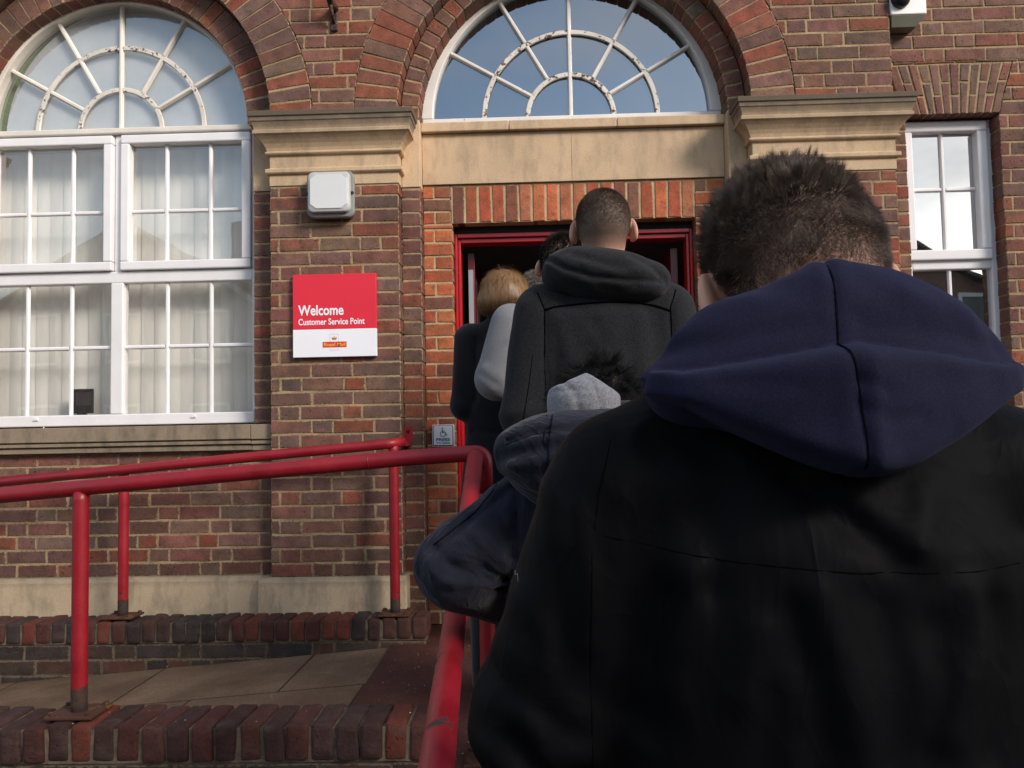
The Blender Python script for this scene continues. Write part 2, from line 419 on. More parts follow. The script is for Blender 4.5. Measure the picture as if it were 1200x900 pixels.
class WB:
    """brickwork: bricks (material 0) bedded in mortar (material 1), all in one mesh"""
    def __init__(s, pal=PAL): s.v = []; s.f = []; s.m = []; s.e = []; s.c = []; s.pal = pal
    def _add(s, vs, fs, m, e, c):
        b = len(s.v); s.v += vs; s.e += e; s.c += [c]*len(vs)
        for f in fs: s.f.append(tuple(b+i for i in f)); s.m.append(m)
    def brick(s, poly, y, depth=.10, jit=.0022):
        """poly: 4 (x,z) corners counter-clockwise seen from -y"""
        P = np.array(poly, float) + rng.uniform(-jit, jit, (4, 2))
        c = P.mean(0)
        wmin = min(np.linalg.norm(P[1]-P[0]) + np.linalg.norm(P[2]-P[3]), np.linalg.norm(P[2]-P[1]) + np.linalg.norm(P[3]-P[0]))/2
        if wmin < .006: return
        def inset(d):
            out = []
            for p in P:
                q = p - c; L = np.abs(q); k = np.maximum(0, (L - d))/np.maximum(L, 1e-6)
                out.append(c + q*k)
            return out
        y = y + rng.uniform(-.0018, .0018)
        tx, tz = rng.uniform(-.012, .012, 2)
        def yy(p, dy): return y + dy + tx*(p[0]-c[0]) + tz*(p[1]-c[1])
        i1 = inset(min(.0030, wmin*.2)); i2 = inset(min(.011, wmin*.35))
        vs = [(p[0], y+depth, p[1]) for p in P] + [(p[0], yy(p, .018), p[1]) for p in P] + [(p[0], yy(p, .004), p[1]) for p in P] + [(p[0], yy(p, 0), p[1]) for p in i1] + [(p[0], yy(p, -.0006), p[1]) for p in i2]
        fs = []
        for r in range(4):
            for k in range(4):
                a = r*4+k; b = r*4+(k+1) % 4
                fs.append((a, b, b+4, a+4))
        fs.append((16, 17, 18, 19))
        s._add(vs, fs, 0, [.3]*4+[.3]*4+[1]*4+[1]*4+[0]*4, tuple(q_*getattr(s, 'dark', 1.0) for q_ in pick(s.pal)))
    def mort(s, poly, y0, y1):
        n = len(poly)
        vs = [(x, y0, z) for x, z in poly] + [(x, y1, z) for x, z in poly]
        fs = [tuple(range(n)), tuple(range(2*n-1, n-1, -1))] + [(i, n+i, n+(i+1) % n, (i+1) % n) for i in range(n)]
        s._add(vs, fs, 1, [0]*(2*n), (.5, .4, .3))
    def zone(s, xl, xr, z0, z1, y, base=.757, pitch=.075, depth=.10, bond='flemish', phase=0.0, mdepth=.25):
        fl = xl if callable(xl) else (lambda z: xl)
        fr = xr if callable(xr) else (lambda z: xr)
        k = math.floor((z0-base)/pitch + 1e-6)
        J = .0085
        while base + k*pitch < z1 - .004:
            za = max(z0, base + k*pitch); zb = min(z1, base + (k+1)*pitch)
            if zb - za > .012:
                a0, a1, b0, b1 = fl(za), fl(zb), fr(za), fr(zb)
                q = .004
                s.mort([(a0+q, za), (b0-q, za), (b1-q, zb), (a1+q, zb)], y+.0045, y+mdepth)
                top = zb - J if zb - za > .03 else zb
                lo, hi = min(a0, a1), max(b0, b1)
                row = (k % 2)
                seq = []
                if hi - lo < .14: seq = [(lo, hi)]; x = hi
                elif hi - lo < .2:
                    q_ = lo + .062 + random.uniform(-.004, .004); seq = [(lo, hi)] if row else [(lo, q_), (q_+J, hi)]; x = hi
                else: x = lo - (0.0 if row == 0 else .16875) - phase - random.choice([0, 0, .0])
                i = 0
                while x < hi:
                    L = .215 if (i % 2 == 0) else .1025
                    if bond == 'flemish' and random.random() < (.03 if L > .2 else .30): L = .1025 if L > .2 else .215
                    L += random.uniform(-.004, .004)
                    seq.append((x, x+L)); x += L + J; i += 1
                # tidy slivers at the ends
                seq = [(max(p, lo), min(r, hi)) for p, r in seq if r > lo + .004 and p < hi - .004]
                if len(seq) > 1 and seq[0][1]-seq[0][0] < .035: seq = [(seq[0][0], seq[1][1])] + seq[2:]
                if len(seq) > 1 and seq[-1][1]-seq[-1][0] < .035: seq = seq[:-2] + [(seq[-2][0], seq[-1][1])]
                for (p, r) in seq:
                    pb, pt, rb, rt = max(p, a0), max(p, a1), min(r, b0), min(r, b1)
                    if rb - pb < .004 and rt - pt < .004: continue
                    rb = max(rb, pb+.001); rt = max(rt, pt+.001)
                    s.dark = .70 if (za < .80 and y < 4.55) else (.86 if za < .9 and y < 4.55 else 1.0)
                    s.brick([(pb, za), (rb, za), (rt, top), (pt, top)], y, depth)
            k += 1
    def ring(s, cx, cz, r0, r1, y, n, depth=.14, a0=0.0, a1=math.pi, split=None):
        g = .010
        for k in range(n):
            t0 = a0 + (a1-a0)*k/n; t1 = a0 + (a1-a0)*(k+1)/n
            h0 = g/2/r0; h1 = g/2/r1
            P = lambda r, t: (cx + r*math.cos(t), cz + r*math.sin(t))
            cuts = [(r0, r1)]
            if split: cuts = [(r0, r0+split[k % 2]-.005), (r0+split[k % 2]+.005, r1)]
            for (q0, q1) in cuts:
                s.brick([P(q0, t0+h0), P(q1, t0+h1), P(q1, t1-h1), P(q0, t1-h0)], y, depth, .0012)
            s.mort([P(r0+.004, t0), P(r1-.003, t0), P(r1-.003, t1), P(r0+.004, t1)], y+.0045, y+depth+.04)
    def build(s, name, parent, mats=None):
        F3 = [f for f in s.f]
        me = bpy.data.meshes.new(name); o0 = origin(parent)
        me.from_pydata([tuple(Vector(p)-o0) for p in s.v], [], F3)
        for m in (mats or [BRICK, MORTAR]): me.materials.append(m)
        me.polygons.foreach_set('material_index', s.m)
        a = me.attributes.new('edge', 'FLOAT', 'POINT'); a.data.foreach_set('value', [float(x) for x in s.e])
        a = me.attributes.new('tint', 'FLOAT_COLOR', 'POINT'); a.data.foreach_set('color', [q for c in s.c for q in (*c, 1.0)])
        o = bpy.data.objects.new(name, me); link(o, parent)
        return o

def rbox(x0, x1, y0, y1, z0, z1, r, n=5, jit=.002):
    """rounded worn brick as numpy verts/quads"""
    V = []; F = []
    c = np.array([(x0+x1)/2, (y0+y1)/2, (z0+z1)/2]); h = np.array([(x1-x0)/2, (y1-y0)/2, (z1-z0)/2])
    ph = rng.uniform(0, 6, 3); sd = rng.uniform(-1, 1, (3, 3))
    for ax in range(3):
        for sg in (-1, 1):
            u, w = (ax+1) % 3, (ax+2) % 3
            b = len(V)
            for i in range(n+1):
                for j in range(n+1):
                    p = np.zeros(3); p[ax] = sg
                    # points gathered near the rims so the rounding has shape
                    p[u] = math.copysign(1-(1-abs(2*i/n-1))**1.7, 2*i/n-1); p[w] = math.copysign(1-(1-abs(2*j/n-1))**1.7, 2*j/n-1)
                    V.append(p)
            for i in range(n):
                for j in range(n):
                    q = [b+i*(n+1)+j, b+(i+1)*(n+1)+j, b+(i+1)*(n+1)+j+1, b+i*(n+1)+j+1]
                    F.append(q if sg > 0 else q[::-1])
    V = np.array(V); P = V*h
    inner = np.clip(P, -(h-r), h-r); d = P-inner; L = np.linalg.norm(d, axis=1, keepdims=True)
    P = np.where(L > 1e-9, inner + d/np.maximum(L, 1e-9)*np.minimum(L, r), P)
    P = P + jit*np.sin(P@(sd*60) + ph)
    P = P*(1 + rng.uniform(-.015, .015, 3))
    return P + c, np.array(F)

# ------------------------------------------------------------------ signed distance modelling (people and clothes)
def axis(lo, hi, coarse, fine=()):
    p = [lo]
    while p[-1] < hi:
        st = coarse
        for a, b, s in fine:
            if a - coarse < p[-1] < b: st = min(st, s)
        p.append(p[-1] + st)
    return np.array(p, dtype=np.float32)

def snets(fn, ax, ay, az):
    D = fn(ax[:, None, None], ay[None, :, None], az[None, None, :]).astype(np.float32)
    nx, ny, nz = D.shape
    I = D < 0
    def sl(A, i, j, k): return A[i:nx-1+i, j:ny-1+j, k:nz-1+k]
    cnt = sum(sl(I, i, j, k).astype(np.int8) for i in (0, 1) for j in (0, 1) for k in (0, 1))
    act = (cnt > 0) & (cnt < 8)
    idx = np.full(act.shape, -1, dtype=np.int32); N = int(act.sum()); idx[act] = np.arange(N)
    ci, cj, ck = np.nonzero(act)
    acc = np.zeros((N, 3), np.float32); num = np.zeros(N, np.float32)
    for d in range(3):
        for u in (0, 1):
            for w in (0, 1):
                o = [0, 0, 0]; o[(d+1) % 3] = u; o[(d+2) % 3] = w
                e = list(o); e[d] = 1
                d0 = D[ci+o[0], cj+o[1], ck+o[2]]; d1 = D[ci+e[0], cj+e[1], ck+e[2]]
                m = (d0 < 0) != (d1 < 0)
                t = np.where(m, d0/np.where(m, d0-d1, 1), 0)
                p = np.array(o, np.float32)[None, :].repeat(N, 0); p[:, d] = t
                acc += p*m[:, None]; num += m
    f = acc/num[:, None]
    V = np.stack([ax[ci] + (ax[ci+1]-ax[ci])*f[:, 0], ay[cj] + (ay[cj+1]-ay[cj])*f[:, 1], az[ck] + (az[ck+1]-az[ck])*f[:, 2]], 1)
    Q = []
    for d in range(3):
        u, w = (d+1) % 3, (d+2) % 3
        A = np.moveaxis(I, (d, u, w), (0, 1, 2)); B = np.moveaxis(idx, (d, u, w), (0, 1, 2))
        s0 = A[:-1, 1:-1, 1:-1]; s1 = A[1:, 1:-1, 1:-1]
        x, y, z = np.nonzero(s0 != s1); flip = ~s0[x, y, z]
        q = np.stack([B[x, y, z], B[x, y+1, z], B[x, y+1, z+1], B[x, y, z+1]], 1)
        q[flip] = q[flip][:, ::-1]
        Q.append(q)
    return V, np.concatenate(Q)

def vnorm(V, F):
    a, b, c, d = (V[F[:, i]] for i in range(4))
    n = np.cross(c-a, d-b); N = np.zeros_like(V)
    for i in range(4): np.add.at(N, F[:, i], n)
    return N/np.maximum(np.linalg.norm(N, axis=1, keepdims=True), 1e-9)

def cap(X, Y, Z, a, b, ra, rb=None):
    rb = ra if rb is None else rb
    bx, by, bz = (b[i]-a[i] for i in range(3)); L = bx*bx+by*by+bz*bz + 1e-9
    px, py, pz = X-a[0], Y-a[1], Z-a[2]
    h = np.clip((px*bx+py*by+pz*bz)/L, 0, 1)
    return np.sqrt((px-h*bx)**2+(py-h*by)**2+(pz-h*bz)**2) - (ra+(rb-ra)*h)
def ell(X, Y, Z, c, r):
    x, y, z = (X-c[0]), (Y-c[1]), (Z-c[2])
    k0 = np.sqrt((x/r[0])**2+(y/r[1])**2+(z/r[2])**2); k1 = np.sqrt((x/r[0]**2)**2+(y/r[1]**2)**2+(z/r[2]**2)**2)
    return k0*(k0-1)/np.maximum(k1, 1e-6)
def smin(a, b, k):
    h = np.clip(.5+.5*(b-a)/k, 0, 1)
    return b+(a-b)*h - k*h*(1-h)
def smax(a, b, k): return -smin(-a, -b, k)
def wob(X, Y, Z, f, seed, n=6):
    g = np.random.default_rng(seed); s = 0
    for i in range(n):
        k = g.normal(size=3); k = k/np.linalg.norm(k)*f*g.uniform(.6, 1.5); s = s + np.sin(k[0]*X+k[1]*Y+k[2]*Z+g.uniform(0, 6.28))
    return s/n
def poly2(X, Z, pts):
    d = None
    for a, b in zip(pts[:-1], pts[1:]):
        bx, bz = b[0]-a[0], b[1]-a[1]; L = bx*bx+bz*bz+1e-9
        h = np.clip(((X-a[0])*bx+(Z-a[1])*bz)/L, 0, 1)
        q = np.sqrt((X-a[0]-h*bx)**2+(Z-a[1]-h*bz)**2)
        d = q if d is None else np.minimum(d, q)
    return d
def strokes(X, Y, Z, S, ymax=None):
    """cloth creases drawn on a back: (points x,z ; width ; height + ridge, - groove)"""
    s = 0
    for pts, w, a in S:
        s = s + a*np.exp(-(poly2(X, Z, pts)/w)**2)
    if ymax is not None: s = s*np.clip((ymax-Y)/.04, 0, 1)
    return s

def rot3(pitch, roll, yaw):
    return np.array(Matrix.Rotation(yaw, 3, 'Z') @ Matrix.Rotation(roll, 3, 'Y') @ Matrix.Rotation(pitch, 3, 'X'))

def head_sdf(x, y, z):
    """head-local metres: +y face, +z crown, ears on x"""
    d = ell(x, y, z, (0, -.012, .034), (.0765, .096, .086))
    d = smin(d, ell(x, y, z, (0, -.048, -.005), (.058, .05, .055)), .04)
    d = smin(d, ell(x, y, z, (0, .028, -.048), (.058, .066, .070)), .03)
    d = smin(d, cap(x, y, z, (0, .07, -.095), (0, .078, -.098), .020), .025)
    d = smin(d, cap(x, y, z, (0, .086, .012), (0, .106, -.030), .009, .013), .012)
    d = smin(d, ell(x, y, z, (0, .082, .026), (.048, .014, .011)), .015)
    for s in (-1, 1):
        d = smax(d, -ell(x, y, z, (s*.032, .098, .006), (.018, .016, .011)), .012)
        d = smin(d, ell(x, y, z, (s*.032, .080, .005), (.0125, .012, .0105)), .003)
    d = smin(d, ell(x, y, z, (0, .093, -.058), (.024, .009, .006)), .006)
    d = smin(d, ell(x, y, z, (0, .091, -.070), (.021, .009, .007)), .006)
    for s in (-1, 1):
        # ear: a thin tilted shell standing off the skull
        ca, sa = math.cos(R(28)), math.sin(R(28))
        ex = (x*s-.0860)*ca + (y+.012)*sa; ey = -(x*s-.0860)*sa + (y+.012)*ca; ez = z-.002
        e = ell(ex, ey - ez*.25, ez, (0, 0, 0), (.0088, .0205, .0350))
        e = smin(e, ell(ex, ey, ez, (0, .004, -.024), (.007, .012, .012)), .008)
        e = smax(e, -ell(ex, ey - ez*.25, ez, (.010, .003, .002), (.0095, .011, .022)), .006)
        d = smin(d, e, .008)
    return d

def hand_sdf(X, Y, Z, w, dirv, palm):
    d = np.array(dirv, float); d /= np.linalg.norm(d); n = np.array(palm, float); n -= d*(n@d); n /= np.linalg.norm(n); s = np.cross(d, n)
    P = lambda a, b, c: tuple(np.array(w)+d*a+s*b+n*c)
    r = smin(cap(X, Y, Z, P(0, 0, 0), P(.03, 0, 0), .025), smin(cap(X, Y, Z, P(.03, -.022, 0), P(.085, -.028, 0), .015), cap(X, Y, Z, P(.03, .022, 0), P(.085, .028, 0), .015), .03), .02)
    for k, (b, L) in enumerate(((-.033, .068), (-.011, .078), (.011, .072), (.033, .055))):
        a, c_, e = P(.085, b, 0), P(.085+L*.5, b*1.1, .012), P(.085+L*.8, b*1.1, .036)
        r = smin(r, np.minimum(cap(X, Y, Z, a, c_, .0095, .0088), cap(X, Y, Z, c_, e, .0088, .0075)), .006)
    r = smin(r, np.minimum(cap(X, Y, Z, P(.025, -.028, .006), P(.06, -.056, .018), .013, .010), cap(X, Y, Z, P(.06, -.056, .018), P(.09, -.060, .032), .010, .008)), .008)
    return r

def make_person(label, foot, hc, hrot, hs, sh, el, wr, hair_low, skin, group, fine=.0036, body_x=None):
    """one continuous body mesh: head, neck, torso, arms with hands, legs.  foot: ground point ; sh/el/wr: left then right joints (world)"""
    M = rot3(*hrot)
    cx = foot[0] if body_x is None else body_x
    nb = (cx, foot[1]-.005, (sh[0][2]+sh[1][2])/2 + .035)
    hip = foot[2] + .50*(hc[2]+.12-foot[2])
    def loc(X, Y, Z):
        dx, dy, dz = (X-hc[0])/hs, (Y-hc[1])/hs, (Z-hc[2])/hs
        return (M[0, 0]*dx+M[1, 0]*dy+M[2, 0]*dz, M[0, 1]*dx+M[1, 1]*dy+M[2, 1]*dz, M[0, 2]*dx+M[1, 2]*dy+M[2, 2]*dz)
    nk = np.array(hc) + M@np.array((0, -.03, -.06))*hs
    def fn(X, Y, Z):
        x, y, z = loc(X, Y, Z)
        d = head_sdf(x, y, z)*hs
        d = smin(d, cap(X, Y, Z, tuple(nk), nb, .052*hs, .060), .035)
        sm = [np.array(q) for q in sh]; mid = (sm[0]+sm[1])/2
        t = cap(X, Y, Z, tuple(sm[0]*.75+mid*.25), tuple(sm[1]*.75+mid*.25), .045)
        t = smin(t, cap(X, Y, Z, (cx, foot[1], mid[2]-.09), (cx, foot[1], hip), .095, .10), .08)
        d = smin(d, t, .04)
        for i in (0, 1):
            d = smin(d, cap(X, Y, Z, sh[i], el[i], .043, .036), .03)
            d = smin(d, cap(X, Y, Z, el[i], wr[i], .036, .026), .012)
            v = np.array(wr[i])-np.array(el[i])
            d = smin(d, hand_sdf(X, Y, Z, wr[i], v, (0, .3, -1) if abs(v[2]) < .12 else (0, 1, 0)), .012)
            s = (-1, 1)[i]
            kn = (cx+s*.10, foot[1]+.02, foot[2]+.27*(hc[2]-foot[2])); an = (cx+s*.10, foot[1]-.03, foot[2]+.075)
            d = smin(d, cap(X, Y, Z, (cx+s*.085, foot[1], hip), kn, .062, .044), .03)
            d = smin(d, cap(X, Y, Z, kn, an, .044, .030), .012)
            d = smin(d, cap(X, Y, Z, (an[0], an[1], foot[2]+.045), (an[0]+s*.02, an[1]+.15, foot[2]+.032), .030, .020), .02)
        return d
    xs = [sh[0][0], sh[1][0], el[0][0], el[1][0], wr[0][0], wr[1][0]]
    ys = [foot[1]-.14, foot[1]+.17, wr[0][1]+.18, wr[1][1]+.18, el[0][1]-.06, el[1][1]-.06, hc[1]+.13]
    fx = (hc[0]-.115, hc[0]+.115, fine)
    ax = axis(min(xs)-.17, max(xs)+.17, .012, (fx,))
    ay = axis(min(ys)-.03, max(ys)+.03, .012, ((hc[1]-.13, hc[1]+.13, fine),))
    az = axis(foot[2]-.02, hc[2]+.16, .012, ((hc[2]-.17, hc[2]+.15, fine),))
    V, F = snets(fn, ax, ay, az)
    q = np.stack(loc(V[:, 0], V[:, 1], V[:, 2]), 1)
    low = np.where(np.linalg.norm(q, axis=1) < .17, hair_low(q), 0)
    o = mesh_np('person', V, F, skin, None, True, attrs={'scalp': low}, loc=foot)
    tag(o, label, 'person', group)
    return o, V, F, q, fn

def default_hairline(back=-.055, fade=.035):
    def g(q):
        x, y, z = q[:, 0], q[:, 1], q[:, 2]
        t = np.clip((-y-.01)/.04, 0, 1)                     # 0 at the side, 1 at the back
        side = np.where(y > .03, .03 + np.maximum(0, y-.03)*.75, .012)
        lim = side*(1-t) + back*t
        m = np.clip((z-lim)/fade, 0, 1)
        m = np.where((np.abs(x) > .0775) & (z < .035) & (z > -.05), 0, m)   # the ears stay bare
        m = np.where((y > .06) & (z < .085), 0, m)
        return m
    return g

def roots(V, F, q, mask, n):
    sel = F[np.min(mask[F], axis=1) > .02]
    a, b, c, d = (V[sel[:, i]] for i in range(4))
    ar = np.linalg.norm(np.cross(c-a, d-b), axis=1); nn = np.cross(c-a, d-b); nn /= np.maximum(np.linalg.norm(nn, axis=1, keepdims=True), 1e-9)
    k = rng.choice(len(sel), n, p=ar/ar.sum()); u = rng.random((n, 1)); w = rng.random((n, 1))
    P = (a[k]*(1-u)+b[k]*u)*(1-w) + (d[k]*(1-u)+c[k]*u)*w
    qq = (q[sel[:, 0]][k]*(1-u)+q[sel[:, 1]][k]*u)*(1-w) + (q[sel[:, 3]][k]*(1-u)+q[sel[:, 2]][k]*u)*w
    mk = mask[sel].mean(1)[k]
    keep = rng.random(n) < np.clip(mk*1.3, 0, 1)
    return P[keep], nn[k][keep], qq[keep], mk[keep]

def strands(P, D, L, rad, bend=None, nseg=3):
    n = len(P); L = np.asarray(L).reshape(-1, 1); D = D/np.maximum(np.linalg.norm(D, axis=1, keepdims=True), 1e-9)
    up = np.where(np.abs(D[:, 2:3]) < .9, np.array([[0, 0, 1.]]), np.array([[1., 0, 0]]))
    u = np.cross(D, up); u /= np.maximum(np.linalg.norm(u, axis=1, keepdims=True), 1e-9); w = np.cross(u, D)
    rings = []
    for j in range(nseg+1):
        t = j/nseg
        c = P + D*L*t + (0 if bend is None else bend*L*t*t)
        r = rad*max(.12, (1-t)**.7)
        for k in range(3):
            g = 2.0944*k
            rings.append(c + r*(u*math.cos(g)+w*math.sin(g)))
    V = np.stack(rings, 1).reshape(-1, 3); m = 3*(nseg+1)
    b = np.arange(n)[:, None]*m; Q = []
    for j in range(nseg):
        for k in range(3):
            k2 = (k+1) % 3
            Q.append(np.concatenate([b+j*3+k, b+j*3+k2, b+j*3+3+k2, b+j*3+3+k], 1))
    return V, np.concatenate(Q)

def sdf_obj(name, fn, bx, by, bz, res, mat_, parent, smooth=True):
    V, F = snets(fn, axis(bx[0], bx[1], res), axis(by[0], by[1], res), axis(bz[0], bz[1], res))
    return mesh_np(name, V, F, mat_, parent, smooth)

def seam(fn, pts, y0, y1, r, mat_, parent, name='seam', n=60, sink=.0):
    P = []
    for a, b in zip(pts[:-1], pts[1:]):
        k = max(2, int(n*math.dist(a, b)))
        for i in range(k): P.append((a[0]+(b[0]-a[0])*i/k, a[1]+(b[1]-a[1])*i/k))
    P.append(pts[-1]); P = np.array(P)
    ys = np.linspace(y0, y1, 260)
    D = fn(P[:, 0][:, None], ys[None, :], P[:, 1][:, None])
    hit = np.argmax(D < 0, axis=1); ok = (D < 0).any(1)
    mb = MB(); q = [(p[0], ys[h]+sink, p[1]) for p, h, k in zip(P, hit, ok) if k]
    if len(q) > 2: mb.tube(q, r, 6)
    return mb.build(name, mat_, parent, True)

def torso(X, Y, Z, c, prof):
    """elliptical column: prof rows (z, half width, half depth, y shift)"""
    zz = [p[0] for p in prof]
    rx = np.interp(Z, zz, [p[1] for p in prof]); ry = np.interp(Z, zz, [p[2] for p in prof]); sy = np.interp(Z, zz, [p[3] for p in prof])
    k = np.sqrt(((X-c[0])/rx)**2+((Y-c[1]-sy)/ry)**2)
    d = (k-1)*np.minimum(rx, ry)
    return np.maximum(np.maximum(d, zz[0]-Z), Z-zz[-1])

def legs(parent, foot, cx, top, mat_, shoe=SHOE, wide=0.0):
    h = top-foot[2]
    def fn(X, Y, Z):
        d = ell(X, Y, Z, (cx, foot[1], top-.06), (.165+wide, .115, .14))
        for s in (-1, 1):
            kn = (cx+s*.10, foot[1]+.015, foot[2]+.5*h); an = (cx+s*.10, foot[1]-.02, foot[2]+.06)
            d = smin(d, cap(X, Y, Z, (cx+s*.085, foot[1], top-.07), kn, .088+wide*.3, .066), .04)
            d = smin(d, cap(X, Y, Z, kn, an, .066, .056), .02)
        return np.maximum(d, foot[2]+.035-Z) + .004*wob(X, Y, Z, 30, 3)
    sdf_obj('trousers', fn, (cx-.24, cx+.24), (foot[1]-.16, foot[1]+.16), (foot[2], top+.1), .013, mat_, parent)
    for s in (-1, 1):
        def fs(X, Y, Z):
            a = (cx+s*.10, foot[1]-.05, foot[2]+.045); b = (cx+s*.12, foot[1]+.14, foot[2]+.035)
            d = smin(cap(X, Y, Z, a, b, .043, .036), cap(X, Y, Z, a, (a[0], a[1]+.02, a[2]+.05), .04, .038), .02)
            return np.maximum(d, foot[2]+.002-Z)
        sdf_obj('shoe', fs, (cx+s*.10-.07, cx+s*.10+.09), (foot[1]-.13, foot[1]+.21), (foot[2]-.02, foot[2]+.17), .009, shoe, parent)

# ================================================================== THE SETTING
GZ = .06; LZ = .45
def sheet(name, x0, x1, y0, y1, z, m, nx=1, ny=1, zf=None, thick=None):
    xs = np.linspace(x0, x1, nx+1); ys = np.linspace(y0, y1, ny+1)
    V = np.array([(x, y, zf(x, y) if zf else z) for y in ys for x in xs])
    F = np.array([[j*(nx+1)+i, j*(nx+1)+i+1, (j+1)*(nx+1)+i+1, (j+1)*(nx+1)+i] for j in range(ny) for i in range(nx)])
    o = mesh_np(name, V, F, m)
    return tag(o, kind='structure')
sheet('ground', -150, 150, -150, 150, GZ, GROUNDM)
# the ramp between the two brick kerbs falls to the left
mb = MB(); xr0, xr1 = -6.0, -.74
zr = lambda x: LZ-.012 + .079*(x+.74)
mb.add([(xr0, 2.80, GZ-.1), (xr1, 2.80, GZ-.1), (xr1, 4.42, GZ-.1), (xr0, 4.42, GZ-.1), (xr0, 2.80, zr(xr0)), (xr1, 2.80, zr(xr1)), (xr1, 4.42, zr(xr1)), (xr0, 4.42, zr(xr0))],
       [(0, 3, 2, 1), (4, 5, 6, 7), (0, 1, 5, 4), (1, 2, 6, 5), (2, 3, 7, 6), (3, 0, 4, 7)])
tag(mb.build('ramp_path', RAMPM), kind='structure')
mb = MB(); mb.box(-.74, 2.2, 2.62, 4.86, GZ-.1, LZ); tag(mb.build('landing_pavement', LANDM), kind='structure')
mb = MB(); mb.box(-.33, 1.6, 2.20, 2.617, GZ-.1, .32); mb.box(-.33, 1.6, 1.80, 2.197, GZ-.1, .19)
tag(mb.build('entrance_steps', STEPM, bevel=.006), kind='structure')

# ------------------------------------------------------------------ the building
YP, YO, YI = 4.40, 4.50, 4.60
B = thing('brick_building', 'large brown brick building with stone pilasters and round arched windows behind the queue', 'building', (.235, 4.6, LZ))
CL, CC = -2.337, .235            # centres of the two round arches
ZS = 3.222                       # their springing
wall = WB()
wall.zone(-3.27, -1.405, .757, 1.42, YO)                                           # under the left window
sq = lambda r, z: math.sqrt(max(0.0, r*r - max(0.0, z-ZS)**2))
wall.zone(lambda z: CL+sq(1.163, z), lambda z: CC-sq(1.183, z), ZS, 4.85, YP, base=ZS-.002)   # spandrel between the arches
wall.zone(lambda z: CC+sq(1.183, z), 1.93, ZS, 4.85, YP, base=ZS-.002)
wall.zone(-4.1, lambda z: CL-sq(1.163, z), ZS, 4.85, YP, base=ZS-.002)
fa = lambda z: 2.535 + (z-3.165)/.28*.087 if z > 3.165 else 2.535
wall.zone(lambda z: fa(min(z, 3.445)), 3.9, .45, 3.445, YO, base=.457)
wall.zone(1.93, 3.9, 3.445, 4.85, YO, base=.457)
wall.zone(1.93, 2.033, .45, 3.165, YO, base=.457)
wall.zone(2.033, 2.535, .45, 1.42, YO, base=.457)
wall.zone(-4.3, -4.11, .757, 4.85, YO)
wall.build('wall', B)
for (x0, x1) in ((-1.405, -.71), (1.18, 1.93), (-4.10, -3.27)):
    p = WB(); p.zone(x0, x1, .757, 2.838, YP, phase=.0 if x0 < 0 else .04); p.build('pilaster', B)
for (x0, x1, z0) in ((-1.527, -1.405, 1.565), (-.71, -.605, LZ), (1.075, 1.18, LZ), (-3.27, -3.148, 1.565)):
    w = WB(); w.zone(x0, x1, z0, 2.838, YO, mdepth=.12, depth=.11); w.build('window_jamb' if x0 < -1 else 'brick_jamb', B)
# orange brick infill round the door, soldier course over it
for (x0, x1) in ((-.605, -.443), (.907, 1.075)):
    o_ = WB(PALO); o_.zone(x0, x1, LZ, 2.662, YI, base=.457, mdepth=.22, depth=.2); o_.build('door_jamb', B, [ORANGE, MORTARY])
o_ = WB(PALO)
o_.zone(-.605, -.450, 2.662, 2.877, YI, base=2.662, pitch=.0717); o_.zone(.909, 1.075, 2.662, 2.877, YI, base=2.662, pitch=.0717)
n_ = 18
for k in range(n_):
    a = -.445 + k*(1.352/n_); b_ = a + 1.352/n_
    o_.brick([(a+.006, 2.664), (b_-.006, 2.664), (b_-.006, 2.868), (a+.006, 2.868)], YI, .18, .003)
o_.mort([(-.447, 2.662), (.909, 2.662), (.909, 2.877), (-.447, 2.877)], YI+.0055, YI+.22)
o_.build('door_lintel', B, [ORANGE, MORTARY])
# brick arches
a_ = WB(); a_.ring(CL, ZS, .932, 1.160, YP, 42, .14); a_.ring(CL, ZS, .775, .928, YO, 36, .16); a_.build('brick_arch', B)
a_ = WB(); a_.ring(CC, ZS, .948, 1.180, YP, 43, .14); a_.ring(CC, ZS, .846, .944, YO, 39, .18); a_.build('brick_arch', B)
a_ = WB()
n_ = 12
for k in range(n_):
    f0, f1 = k/n_, (k+1)/n_
    xb0, xb1 = 2.033+.502*f0, 2.033+.502*f1; xt0, xt1 = 1.945+.677*f0, 1.945+.677*f1
    zb, zt = 3.165, 3.445; q = .005
    cut = .62 if k % 2 else .36
    mid = lambda a, c: a+(c-a)*cut
    zm = mid(zb, zt)
    a_.brick([(xb0+q, zb), (xb1-q, zb), (mid(xb1, xt1)-q, zm-q), (mid(xb0, xt0)+q, zm-q)], YO, .12)
    a_.brick([(mid(xb0, xt0)+q, zm+q), (mid(xb1, xt1)-q, zm+q), (xt1-q, zt-.008), (xt0+q, zt-.008)], YO, .12)
a_.mort([(2.036, 3.167), (2.532, 3.167), (2.620, 3.445), (1.947, 3.445)], YO+.005, YO+.2)
a_.build('brick_arch', B)

